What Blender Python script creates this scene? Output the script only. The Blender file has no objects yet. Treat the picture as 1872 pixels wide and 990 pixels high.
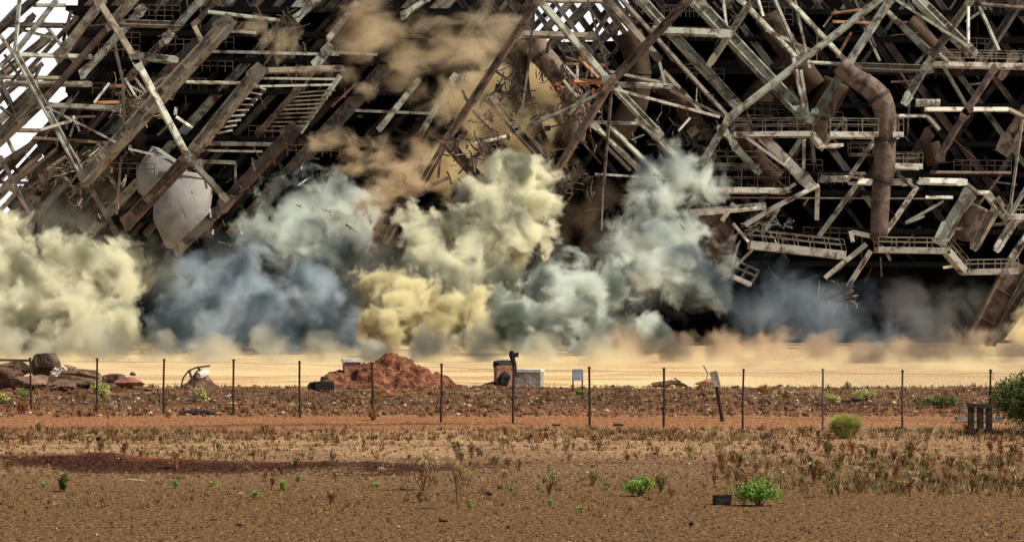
import bpy, bmesh, math, random, time
import numpy as np
from mathutils import Vector, Matrix, Quaternion
S = bpy.context.scene
C = S.collection
F = 5308.0; CH = 3.8
# ---------------------------------------------------------------- camera, sky, sun, exposure
cam = bpy.data.objects.new('camera', bpy.data.cameras.new('camera')); C.objects.link(cam); S.camera = cam
cam.location = (0, 0, CH); cam.rotation_euler = (math.pi/2, 0, 0)
cam.data.sensor_width = 36; cam.data.lens = 36*F/1872; cam.data.shift_y = 58/1872
cam.data.clip_start = .5; cam.data.clip_end = 9000
SUN = Vector((.72, -.20, .82)).normalized()          # towards the sun
w = bpy.data.worlds.new('World'); S.world = w; w.use_nodes = True
wn = w.node_tree; sk = wn.nodes.new('ShaderNodeTexSky'); sk.sky_type = 'NISHITA'; sk.sun_disc = False
sk.sun_elevation = math.asin(SUN.z); sk.sun_rotation = math.atan2(SUN.x, SUN.y)
sk.dust_density = 3.0; sk.air_density = 1.0
tc = wn.nodes.new('ShaderNodeTexCoord'); sx = wn.nodes.new('ShaderNodeSeparateXYZ'); wn.links.new(tc.outputs['Generated'], sx.inputs[0])
rg = wn.nodes.new('ShaderNodeMapRange'); rg.interpolation_type = 'SMOOTHSTEP'; wn.links.new(sx.outputs['Z'], rg.inputs[0])
rg.inputs[1].default_value = .115; rg.inputs[2].default_value = .19; rg.inputs[3].default_value = 1; rg.inputs[4].default_value = .0
cn = wn.nodes.new('ShaderNodeTexNoise'); cn.inputs['Scale'].default_value = 6; cn.inputs['Detail'].default_value = 5; wn.links.new(tc.outputs['Generated'], cn.inputs['Vector'])
cw = wn.nodes.new('ShaderNodeMapRange'); cw.inputs[1].default_value = .3; cw.inputs[2].default_value = .6; cw.inputs[3].default_value = 12; cw.inputs[4].default_value = 15; wn.links.new(cn.outputs[0], cw.inputs[0])
cc = wn.nodes.new('ShaderNodeVectorMath'); cc.operation = 'SCALE'; cc.inputs[0].default_value = (.95, .97, 1.0); wn.links.new(cw.outputs[0], cc.inputs['Scale'])
sm = wn.nodes.new('ShaderNodeMix'); sm.data_type = 'RGBA'; wn.links.new(rg.outputs[0], sm.inputs[0]); wn.links.new(sk.outputs[0], sm.inputs[6]); wn.links.new(cc.outputs[0], sm.inputs[7])
wn.links.new(sm.outputs[2], wn.nodes['Background'].inputs[0]); wn.nodes['Background'].inputs[1].default_value = .062
l = bpy.data.lights.new('sun', 'SUN'); l.energy = 5.0; l.angle = math.radians(.5); l.color = (1, .92, .78)
lo = bpy.data.objects.new('sun', l); C.objects.link(lo); lo.location = (60, -20, 90)
lo.rotation_euler = (-SUN).to_track_quat('-Z', 'Y').to_euler()
S.view_settings.view_transform = 'Standard'; S.view_settings.look = 'None'; S.view_settings.gamma = 1
S.view_settings.exposure = 0.3
S.cycles.volume_bounces = 3; S.cycles.max_bounces = 6; S.cycles.diffuse_bounces = 2
S.cycles.transparent_max_bounces = 12; S.cycles.volume_max_steps = 256
S.cycles.use_denoising = True

def P(px, py, D): return Vector(((px-936)/F*D, D, CH+(553-py)/F*D))
RG = random.Random(7)
# ---------------------------------------------------------------- helpers
def tag(o, label=None, cat=None, group=None, kind=None):
    if label: o['label'] = label
    if cat: o['category'] = cat
    if group: o['group'] = group
    if kind: o['kind'] = kind
    return o
def empty(name, loc, rz=0):
    o = bpy.data.objects.new(name, None); C.objects.link(o); o.location = loc; o.rotation_euler.z = rz
    o.empty_display_size = .3
    return o
class MB:
    def __init__(s): s.v = []; s.f = []
    def add(s, vs, fs):
        b = len(s.v); s.v += [tuple(v) for v in vs]; s.f += [tuple(i+b for i in f) for f in fs]; return s
    def box(s, c, sz, R=None):
        R = R or Matrix.Identity(3); c = Vector(c)
        vs = [c+R@Vector((x*sz[0]/2, y*sz[1]/2, z*sz[2]/2)) for x in (-1, 1) for y in (-1, 1) for z in (-1, 1)]
        return s.add(vs, [(0, 1, 3, 2), (4, 6, 7, 5), (0, 4, 5, 1), (2, 3, 7, 6), (0, 2, 6, 4), (1, 5, 7, 3)])
    def bar(s, a, b, w, h=None, up=None):
        a = Vector(a); b = Vector(b); d = b-a; L = d.length
        if L < 1e-5: return s
        x = d/L; y = Vector((0, 1, 0)) if up is None else Vector(up)
        y = (y-x*y.dot(x))
        if y.length < 1e-3: y = Vector((0, 0, 1))-x*x.z
        y.normalize(); z = x.cross(y)
        R = Matrix((x, y, z)).transposed()
        return s.box((a+b)/2, (L, h or w, w), R)
    def ibeam(s, a, b, w, dp, roll=0):
        a = Vector(a); b = Vector(b); x = (b-a).normalized(); y = Vector((0, 1, 0)); y = (y-x*y.dot(x)).normalized()
        y = Quaternion(x, roll)@y; z = x.cross(y)
        t = max(.05, w*.13)
        for sg in (-1, 1):
            s.bar(a+z*sg*(w/2-t/2), b+z*sg*(w/2-t/2), t, dp, up=y)
        s.bar(a, b, w-2*t, max(.03, dp*.12), up=y)
        L = (b-a).length; n = int(L/2.6)
        for k in range(1, n):
            s.bar(a+x*(L*k/n)-z*(w/2-t), a+x*(L*k/n)+z*(w/2-t), .05, dp*.86)
        return s
    def tube(s, pts, r, n=10, cap=True):
        pts = [Vector(p) for p in pts]; rs = r if isinstance(r, (list, tuple)) else [r]*len(pts)
        b = len(s.v)
        for i, p in enumerate(pts):
            t = (pts[min(i+1, len(pts)-1)]-pts[max(i-1, 0)]).normalized()
            u = t.cross(Vector((0, 1, 0)))
            if u.length < .05: u = t.cross(Vector((0, 0, 1)))
            u.normalize(); v = t.cross(u)
            for k in range(n):
                a = 2*math.pi*k/n
                s.v.append(tuple(p+(u*math.cos(a)+v*math.sin(a))*rs[i]))
        for i in range(len(pts)-1):
            for k in range(n):
                s.f.append((b+i*n+k, b+i*n+(k+1) % n, b+(i+1)*n+(k+1) % n, b+(i+1)*n+k))
        if cap:
            s.f.append(tuple(b+k for k in range(n-1, -1, -1))); e = b+(len(pts)-1)*n; s.f.append(tuple(e+k for k in range(n)))
        return s
    def build(s, name, mat, parent=None, origin=None, smooth=False, bevel=0):
        me = bpy.data.meshes.new(name); o0 = Vector(origin) if origin is not None else Vector((0, 0, 0))
        if parent is not None: o0 = parent_origin(parent)
        me.from_pydata([tuple(Vector(v)-o0) for v in s.v], [], s.f); me.update()
        me.materials.append(mat)
        if smooth: me.polygons.foreach_set('use_smooth', [True]*len(me.polygons))
        o = bpy.data.objects.new(name, me); C.objects.link(o)
        if parent is not None: o.parent = parent; ORG[o.name] = o0
        else: o.location = o0; ORG[o.name] = o0
        return o
ORG = {}
def parent_origin(p):
    if p.name in ORG: return ORG[p.name]
    return Vector(p.location)

# numpy noise
def hash3(ix, iy, iz, s):
    n = (ix*73856093) ^ (iy*19349663) ^ (iz*83492791) ^ (s*2654435761)
    n = n & 0xffffffff; n = ((n ^ (n >> 16))*0x45d9f3b) & 0xffffffff; n = ((n ^ (n >> 16))*0x45d9f3b) & 0xffffffff
    return ((n ^ (n >> 16)) & 0xffff)/65535.
def noise(p, s=0):
    i = np.floor(p).astype(np.int64); f = p-i; u = f*f*(3-2*f); r = 0
    for a in (0, 1):
        for b in (0, 1):
            for c in (0, 1):
                wt = (u[:, 0] if a else 1-u[:, 0])*(u[:, 1] if b else 1-u[:, 1])*(u[:, 2] if c else 1-u[:, 2])
                r = r+wt*hash3(i[:, 0]+a, i[:, 1]+b, i[:, 2]+c, s)
    return r*2-1
def fbm(p, o=4, s=0):
    r = 0; a = 1; t = 0
    for k in range(o): r = r+a*noise(p*2**k+k*13.7, s+k); t += a; a *= .5
    return r/t
def sstep(a, b, x):
    t = np.clip((x-a)/(b-a), 0, 1); return t*t*(3-2*t)

# ---------------------------------------------------------------- materials
def newmat(name):
    m = bpy.data.materials.new(name); m.use_nodes = True; nt = m.node_tree
    return m, nt, nt.nodes['Principled BSDF']
def N(nt, t, **kw):
    n = nt.nodes.new(t)
    for k, v in kw.items(): setattr(n, k, v)
    return n
def ramp(nt, src, stops):
    r = N(nt, 'ShaderNodeValToRGB'); e = r.color_ramp.elements
    while len(e) < len(stops): e.new(.5)
    for i, (p, c) in enumerate(stops): e[i].position = p; e[i].color = (*c, 1)
    nt.links.new(src, r.inputs[0]); return r.outputs[0]
def noisy(name, stops, scale, detail=6, rough=.85, bump=.0, bscale=None, metal=0, rnd=False, distort=0, spec=.3):
    m, nt, b = newmat(name)
    g = N(nt, 'ShaderNodeNewGeometry'); n = N(nt, 'ShaderNodeTexNoise')
    n.inputs['Scale'].default_value = scale; n.inputs['Detail'].default_value = detail; n.inputs['Roughness'].default_value = .65
    n.inputs['Distortion'].default_value = distort
    nt.links.new(g.outputs['Position'], n.inputs['Vector'])
    c = ramp(nt, n.outputs[0], stops)
    if rnd:
        oi = N(nt, 'ShaderNodeObjectInfo'); hs = N(nt, 'ShaderNodeHueSaturation')
        mr = N(nt, 'ShaderNodeMapRange'); mr.inputs[3].default_value = .55; mr.inputs[4].default_value = 1.35
        nt.links.new(oi.outputs['Random'], mr.inputs[0]); nt.links.new(mr.outputs[0], hs.inputs['Value'])
        nt.links.new(c, hs.inputs['Color']); c = hs.outputs[0]
    nt.links.new(c, b.inputs['Base Color'])
    b.inputs['Roughness'].default_value = rough; b.inputs['Metallic'].default_value = metal; b.inputs['Specular IOR Level'].default_value = spec
    if bump:
        n2 = N(nt, 'ShaderNodeTexNoise'); n2.inputs['Scale'].default_value = bscale or scale*4; n2.inputs['Detail'].default_value = 5
        nt.links.new(g.outputs['Position'], n2.inputs['Vector'])
        bp = N(nt, 'ShaderNodeBump'); bp.inputs['Strength'].default_value = bump; bp.inputs['Distance'].default_value = .2
        nt.links.new(n2.outputs[0], bp.inputs['Height']); nt.links.new(bp.outputs[0], b.inputs['Normal'])
    return m
def steel(name, paint, rust, lo=.42, hi=.58):
    dk = tuple(c*.25 for c in rust)
    return noisy(name, [(lo-.14, dk), (lo, rust), (lo+.07, tuple(.5*(a+b) for a, b in zip(paint, rust))), (hi, paint)], .9, 8, .75, .25, 3, rnd=True, distort=.4)
M = {
 'g': steel('pale green painted steel', (.37, .385, .31), (.10, .065, .04), .40, .54),
 'w': steel('whitish painted steel', (.60, .58, .50), (.16, .10, .065), .38, .5),
 't': steel('tan dusty steel', (.23, .195, .145), (.07, .048, .033), .38, .54),
 'r': steel('rusty steel', (.155, .105, .075), (.045, .028, .02), .4, .56),
 'd': steel('dark steel', (.075, .06, .045), (.03, .02, .014)),
 'o': steel('orange primed steel', (.40, .19, .09), (.2, .08, .04)),
 'duct': steel('brown duct plate', (.18, .125, .095), (.07, .042, .03)),
 'core': noisy('interior shade cladding', [(.3, (.003, .003, .003)), (.6, (.008, .007, .006)), (.75, (.02, .014, .010))], .25, 6, .95, spec=.05),  # interior shade put into the base colour, so it stays black in sun
 'brown': noisy('brown casing plate', [(.3, (.02, .013, .009)), (.55, (.07, .045, .03)), (.75, (.12, .08, .05))], .35, 7, .95, spec=.1),
 'hop': noisy('pale dirty plate', [(.3, (.13, .128, .12)), (.5, (.23, .23, .22)), (.7, (.30, .30, .295))], .4, 7, .85, .15, 2),
 'hopd': noisy('dirty plate seams', [(.3, (.12, .115, .11)), (.7, (.24, .23, .22))], 1, 5, .9),
}
# ---------------------------------------------------------------- terrain
def ridge_z(X, D):
    Dc = 68+.5*np.sin(X*.5)+.4*noise(np.stack([X*.35, X*0, X*0], 1), 5)
    left = 1-sstep(-3.2, -1.6, X+.0)
    p = np.stack([X*1.6, D*.9, X*0], 1)
    h = (.05+.12*np.clip(noise(np.stack([X*.5, D*0+3, X*0], 1), 9)+.45, 0, 2))*left*(1+.7*fbm(p, 4, 3)) + .035*(1-left)
    bump = .09*np.exp(-((X+9.8)/.8)**2)*left
    return (h+bump)*np.exp(-((D-Dc)/.85)**2) - .13*left*np.exp(-((D-Dc+2.1)/.9)**2)
def terrain_z(X, D):
    p = np.stack([X, D, X*0], 1)
    z = .035*fbm(p*.5, 4, 1)+.02*fbm(p*2.5, 3, 2)
    rough = sstep(104, 108, D)*(1-sstep(124, 130, D))
    z = z+rough*(.08+.24*fbm(p*.42, 5, 4)+.10*fbm(p*2.0, 3, 6))+ .2*np.exp(-((D-122)/3.)**2)*(noise(p*.16, 8)*.8+.2)
    z = z+ridge_z(X, D)
    z = z+.05*np.exp(-((D-90.5)/.5)**2)*1.0 - .04*np.exp(-((D-93)/1.2)**2)
    z = z*(1-sstep(140, 160, D)*.7)
    return z
def zat(X, D): return float(terrain_z(np.array([float(X)]), np.array([float(D)]))[0])
def build_ground():
    Ds = list(np.arange(14, 44, .6))+list(np.arange(44, 132, .17))+list(np.arange(132, 300, 1.5))+[300*1.12**k for k in range(27)]
    Ds = np.array(Ds); u = np.linspace(-1, 1, 521); uu = .45*u+.55*u**3
    hw = Ds*.1763*1.7+24
    X = hw[:, None]*uu[None, :]*1.; Y = np.repeat(Ds[:, None], len(u), 1)
    X = np.clip(X, -4000, 4000)
    x = X.ravel(); y = Y.ravel(); z = np.where(y < 300, terrain_z(x, y), 0)
    nr, nc = X.shape; idx = np.arange(nr*nc).reshape(nr, nc)
    fs = np.stack([idx[:-1, :-1], idx[:-1, 1:], idx[1:, 1:], idx[1:, :-1]], -1).reshape(-1, 4)
    me = bpy.data.meshes.new('ground')
    me.vertices.add(len(x)); me.vertices.foreach_set('co', np.stack([x, y, z], 1).ravel())
    me.loops.add(fs.size); me.loops.foreach_set('vertex_index', fs.ravel())
    me.polygons.add(len(fs)); me.polygons.foreach_set('loop_start', np.arange(len(fs))*4); me.polygons.foreach_set('loop_total', np.full(len(fs), 4))
    me.update(); me.polygons.foreach_set('use_smooth', [True]*len(fs))
    # soil zones
    p = np.stack([x, y, x*0], 1)
    wob = 2.2*fbm(p*np.array([.10, .3, 1]), 4, 21); yy = y+wob; y2 = y+.7*wob
    def zone(c): return np.array(c)[None, :]
    col = np.tile(zone((.168, .097, .042)), (len(x), 1))
    def mix(c, m):
        nonlocal col
        col = col*(1-m[:, None])+zone(c)*m[:, None]
    n1 = fbm(p*np.array([.35, .8, 1]), 5, 31)
    mix((.21, .13, .07), sstep(56, 65, yy)*.8)
    mix((.40, .26, .145), sstep(69, 73, yy))
    mix((.24, .14, .08), sstep(69, 73, yy)*sstep(0, .35, n1)*.8)
    # right-hand part stays browner
    mix((.27, .155, .085), sstep(2, 9, x)*sstep(66, 70, yy)*.55)
    tr = sstep(86, 88.5, y2-.12*x)*(1-sstep(96, 98.5, y2+.05*x))
    mix((.31, .150, .072), tr*(1-.35*sstep(4, 14, x)))
    for dc in (87.3, 90.2): mix((.11, .06, .035), np.exp(-((y2-.12*x-dc)/.35)**2)*.8*(1-sstep(-3, 2, x)))
    mix((.23, .105, .055), sstep(97, 99, y2)*1.)
    mix((.105, .064, .040), sstep(104, 107, yy)*(.65+.35*sstep(-.2, .2, n1)))
    mix((.26, .17, .095), sstep(114, 118, yy)*sstep(-.05, .3, fbm(p*.6, 4, 35))*.9)
    mix((.20, .075, .035), sstep(108, 120, yy)*sstep(.1, .35, fbm(p*.25, 3, 36))*.7)
    mix((.80, .63, .36), sstep(126, 131, yy))
    mix((.62, .47, .28), sstep(150, 175, y)); mix((.45, .33, .2), sstep(8, 18, x)*sstep(127, 135, y)*.6)
    mix((.52, .34, .17), sstep(127, 131, y)*sstep(0, .3, fbm(p*np.array([.12, .2, 1]), 5, 51))*.8)
    left = 1-sstep(-2.2, 1.0, x)
    rc = 68+.5*np.sin(x*.5)+.4*noise(np.stack([x*.35, x*0, x*0], 1), 5)
    mix((.050, .020, .011), np.exp(-((y-rc+.8)/1.15)**4)*left*sstep(-.45, -.1, n1))
    mix((.22, .07, .03), np.exp(-((y-rc-.2)/.5)**2)*left*sstep(-.1, .3, n1))
    mix((.13, .06, .035), np.exp(-((y-rc)/.35)**2)*(1-left)*.8)
    at = me.color_attributes.new('soil', 'FLOAT_COLOR', 'POINT')
    at.data.foreach_set('color', np.concatenate([col, np.ones((len(x), 1))], 1).ravel())
    m, nt, b = newmat('dry gravelly soil')
    a = N(nt, 'ShaderNodeVertexColor'); a.layer_name = 'soil'
    g = N(nt, 'ShaderNodeNewGeometry')
    n = N(nt, 'ShaderNodeTexNoise'); n.inputs['Scale'].default_value = 9; n.inputs['Detail'].default_value = 6; n.inputs['Roughness'].default_value = .75
    nt.links.new(g.outputs['Position'], n.inputs['Vector'])
    n3 = N(nt, 'ShaderNodeTexVoronoi'); n3.inputs['Scale'].default_value = 11
    nt.links.new(g.outputs['Position'], n3.inputs['Vector'])
    r = ramp(nt, n.outputs[0], [(.38, (.09, .075, .065)), (.46, (.62, .58, .55)), (.54, (1.1, 1.05, 1)), (.64, (2.1, 1.95, 1.75))])
    mx = N(nt, 'ShaderNodeMix', data_type='RGBA', blend_type='MULTIPLY'); mx.inputs[0].default_value = 1
    nt.links.new(a.outputs['Color'], mx.inputs[6]); nt.links.new(r, mx.inputs[7])
    nt.links.new(mx.outputs[2], b.inputs['Base Color']); b.inputs['Roughness'].default_value = .95; b.inputs['Specular IOR Level'].default_value = .1
    ad = N(nt, 'ShaderNodeMath', operation='ADD'); nt.links.new(n.outputs[0], ad.inputs[0]); nt.links.new(n3.outputs['Distance'], ad.inputs[1])
    bp = N(nt, 'ShaderNodeBump'); bp.inputs['Strength'].default_value = .9; bp.inputs['Distance'].default_value = .07
    nt.links.new(ad.outputs[0], bp.inputs['Height']); nt.links.new(bp.outputs[0], b.inputs['Normal'])
    me.materials.append(m)
    o = bpy.data.objects.new('ground', me); C.objects.link(o); tag(o, kind='structure')
build_ground()

# ---------------------------------------------------------------- steel frames
FD = 262.0
def rollup(a, b):
    # turn the section so that one face looks up to the front and the next one down
    x = (b-a).normalized(); r = RG.uniform(.3, .65)
    n = Quaternion(x, r)@Vector((0, -1, 0))
    return r if (n.z > 0 or (abs(n.z) < .05 and n.x > 0)) else -r
def build_frame(root, segs, base_depth=FD):
    """segs: (x1,y1,x2,y2,width,colour,depth offset[,kind])"""
    for sg in segs:
        x1, y1, x2, y2, wd, c, dz = sg[:7]; kd = sg[7] if len(sg) > 7 else None
        D = base_depth+dz; s = D/F
        a = P(x1, y1, D); b = P(x2, y2, D); W = wd*s
        mb = MB()
        if kd == 'pipe': mb.tube([a, b], W/2, 12); nm = 'pipe'
        elif wd >= 12 and RG.random() < .55: mb.ibeam(a, b, W*.9, W*.8, rollup(a, b)); nm = 'girder'
        elif wd >= 12: mb.bar(a, b, W*.84, W*.6, up=Quaternion((b-a).normalized(), rollup(a, b))@Vector((0, 1, 0))); nm = 'girder'
        elif wd >= 6: mb.bar(a, b, W*.8, W*.6, up=Quaternion((b-a).normalized(), rollup(a, b))@Vector((0, 1, 0))); nm = 'brace'
        else: mb.bar(a, b, W, W); nm = 'rod'
        bo = mb.build(nm, M[c], root)
        if wd >= 11 and kd is None:
            x_ = (b-a).normalized(); z_ = x_.cross(Vector((0, 1, 0)))
            for e, sg_ in ((a, 1), (b, -1)):
                g_ = MB(); q = e+x_*sg_*W*.5-Vector((0, W*.42, 0)); t1 = W*RG.uniform(.75, 1.1); t2 = W*RG.uniform(.5, .75); th = .03
                pts = [q-x_*t1-z_*t2*.6, q-x_*t1*.5-z_*t2, q+x_*t1-z_*t2*.7, q+x_*t1+z_*t2*.7, q-x_*t1*.4+z_*t2]
                k_ = len(pts); fr_ = [p_-Vector((0, th, 0)) for p_ in pts]; g_.add(fr_+pts, [tuple(range(k_)), tuple(range(2*k_-1, k_-1, -1))]+[(i_, (i_+1) % k_, k_+(i_+1) % k_, k_+i_) for i_ in range(k_)])
                g_.build('gusset_plate', M['r' if c in 'rd' else c], bo)
def rail(mb, a, b, h, n, lean=None, r=.035):
    a = Vector(a); b = Vector(b); up = Vector(lean) if lean else Vector((0, 0, 1))
    for k in (1, .55): mb.bar(a+up*h*k, b+up*h*k, r*2, r*2)
    for i in range(n+1):
        q = a.lerp(b, i/n); mb.bar(q, q+up*h, r*2, r*2)
def walkway(root, x1, y1, x2, y2, wd, c, dz, rh, deep=2.2, lean=(.0, 0, 1), name='walkway', rc='t'):
    D = FD+dz; s = D/F; a = P(x1, y1, D); b = P(x2, y2, D); W = wd*s
    mb = MB(); bk = Vector((0, deep, 0))
    mb.bar(a, b, W, .12); mb.bar(a+bk, b+bk, W, .12)
    up = (b-a).normalized().cross(Vector((0, 1, 0))); 
    if up.z < 0: up = -up
    mb.bar(a+bk/2+up*(W/2-.05), b+bk/2+up*(W/2-.05), .08, deep-.13)
    wk = mb.build(name, M[c], root)
    L = (b-a).length
    if rh:
        n = max(2, int(L/1.3)); r = MB()
        rail(r, a+up*W/2, b+up*W/2, rh*s, n, lean); r.build('railing', M[rc], wk)
        r = MB(); rail(r, a+up*W/2+bk, b+up*W/2+bk, rh*s, n, lean); r.build('railing', M[rc], wk)
    return wk

left = empty('steel_tower', P(330, 640, FD+3)); left.location.z = 0
tag(left, 'leaning rusty boiler frame on the left with long parallel girders falling to the left', 'steel tower')
LS = [(0,48,36,10,10,'t',4),(0,122,27,97,10,'g',3),(27,97,104,0,10,'g',3),(37,-12,27,95,8,'g',2),(27,95,150,318,12,'g',-1),
(155,325,212,425,11,'d',0),(0,218,60,165,12,'t',5),(-10,268,80,184,14,'t',0),(80,184,205,42,13,'r',0),(205,42,250,-8,16,'t',0),
(104,108,190,-2,17,'t',4),(150,137,262,15,14,'g',6),(235,143,302,73,12,'r',3),(302,73,370,-4,14,'g',3),(353,48,400,-4,11,'d',5),
(150,332,417,42,25,'t',-2),(272,170,330,108,22,'duct',3),
(228,412,348,284,22,'r',-2),(345,288,474,128,22,'t',-2.4),(405,380,538,236,24,'r',-3),(322,462,405,380,18,'t',-3),
(176,-5,250,112,13,'t',-4),(250,112,345,290,13,'g',-4),(345,290,414,364,12,'t',-4),(207,72,225,150,5,'t',-3),(225,150,226,240,5,'t',-3),
(222,285,213,392,4,'t',-3),(85,195,212,260,4,'w',-5),(235,272,318,291,4,'w',-5),(75,237,130,221,5,'w',-3),(215,42,332,46,12,'t',1),
(30,100,168,104,9,'g',2),(246,103,322,110,14,'g',2),(10,153,165,154,11,'t',3),(80,192,222,199,11,'g',2),(60,252,210,262,6,'r',1),
(200,158,228,157,7,'o',0),(172,188,218,187,7,'o',0),(172,188,200,152,4,'w',-1),(228,143,252,182,4,'w',0),(245,140,268,170,4,'w',0),(235,155,266,172,3,'w',0),
(380,22,512,38,8,'g',4),(415,57,468,60,5,'w',3),(385,94,620,100,5,'g',5),(340,150,470,153,7,'g',5),(475,130,625,125,12,'t',-1),(470,143,622,145,4,'w',-1.5),
(462,158,608,155,4,'w',-1.5),(540,36,584,-4,12,'g',3),(575,122,602,86,15,'g',3),(355,48,373,84,10,'t',2),(486,162,414,240,7,'t',-1),
(547,160,472,244,11,'r',0),(622,138,548,242,10,'g',1),(373,262,502,264,8,'g',0),(370,275,480,277,4,'w',0),(355,295,432,297,7,'g',1),
(692,238,765,147,11,'g',6),(768,246,832,140,11,'g',6),(650,202,800,208,5,'g',6),(600,95,690,100,5,'g',6),(600,72,652,6,11,'g',6),(735,30,790,-8,11,'g',8),
(30,332,104,272,7,'r',1),(82,312,120,286,5,'t',0),(0,300,60,262,10,'t',4),(0,350,75,282,10,'r',3),(0,385,40,340,8,'t',4),(100,225,130,180,8,'t',4),(0,262,48,222,7,'r',3),
(140,215,128,250,4,'t',1),(134,212,146,240,4,'w',1),(320,210,322,196,5,'w',-3),(322,214,352,234,6,'w',-3),(430,340,431,300,4,'t',1),
(0,90,10,80,8,'t',5),(40,55,100,70,5,'g',5),(60,10,120,10,7,'g',4),(120,60,112,100,5,'t',4),(75,35,140,120,6,'t',5),(130,20,115,75,5,'r',4),(45,180,75,120,6,'t',6),
(365,290,378,345,4,'t',-3),(12,160,45,120,5,'d',4),(0,195,25,215,6,'d',4),(8,100,50,160,5,'d',5),(-8,150,30,215,7,'t',6),(18,330,60,400,8,'r',2),(-5,395,20,440,9,'w',3)]
build_frame(left, LS)
lr = random.Random(12)
LL = []
for k in range(7):
    o_ = k*42-40; LL.append((-30, 120+o_, 60+lr.uniform(0, 50), 40+o_-lr.uniform(0, 30), lr.choice((9, 12, 15)), lr.choice('ttdr'), lr.uniform(3, 9)))
for k in range(5): LL.append((lr.uniform(-20, 10), 60+k*75, lr.uniform(30, 60), 140+k*75, lr.choice((7, 9)), lr.choice('ttgd'), lr.uniform(2, 8)))
for k in range(4): LL.append((-20, 45+k*96, lr.uniform(60, 130), 47+k*96, lr.choice((6, 8, 10)), lr.choice('tddr'), lr.uniform(4, 9)))
build_frame(left, LL)
# ladder-like stair rungs between the inclined girders
D = FD-1.5
st = MB()
for k in range(9):
    t = (k+.6)/9; a = P(474-t*118, 140+t*122, D); b = P(486-t*72, 164+t*78, D)
    st.bar(P(470-t*100, 150+t*102, D), P(484-t*68, 160+t*84-2, D)+Vector((.3, 0, 0)), .13, .5)
st.build('stair', M['w'], left)
st = MB()
for k in range(10):
    t = (k+.6)/10; st.bar(P(545-t*70, 166+t*76, D+2), P(616-t*66, 160+t*82, D+2), .12, .5)
st.build('stair', M['t'], left)
for (x, y, r) in ((300, 330, 42),): pass
# pale hoppers hanging inside the left frame
def hopper(cx, cy, D, rpx, hpx, tilt, lab):
    s = D/F; r = rpx*s; h = hpx*s; o = empty('hopper', P(cx, cy, D)); tag(o, lab, 'hopper')
    mb = MB(); n = 28; ax = Vector((math.sin(tilt), 0, math.cos(tilt))); c = P(cx, cy, D)
    mb.tube([c+ax*h*.55, c+ax*h*.50, c, c-ax*h*.18, c-ax*h*.55], [r*.75, r*.98, r, r*.94, r*.34], n)
    mb.build('shell', M['hop'], o, smooth=True)
    k = MB(); k.tube([c+ax*h*.5, c+ax*(h*.5-.15)], r*1.0, n); k.build('rim', M['hop'], o, smooth=True)
hopper(332, 385, FD+6, 52, 130, .15, 'round pale grey hopper between two inclined girders above the blue smoke')
hopper(288, 322, FD+7, 40, 80, .6, 'pale grey tank end half hidden behind the crossing girders on the left')

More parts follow.
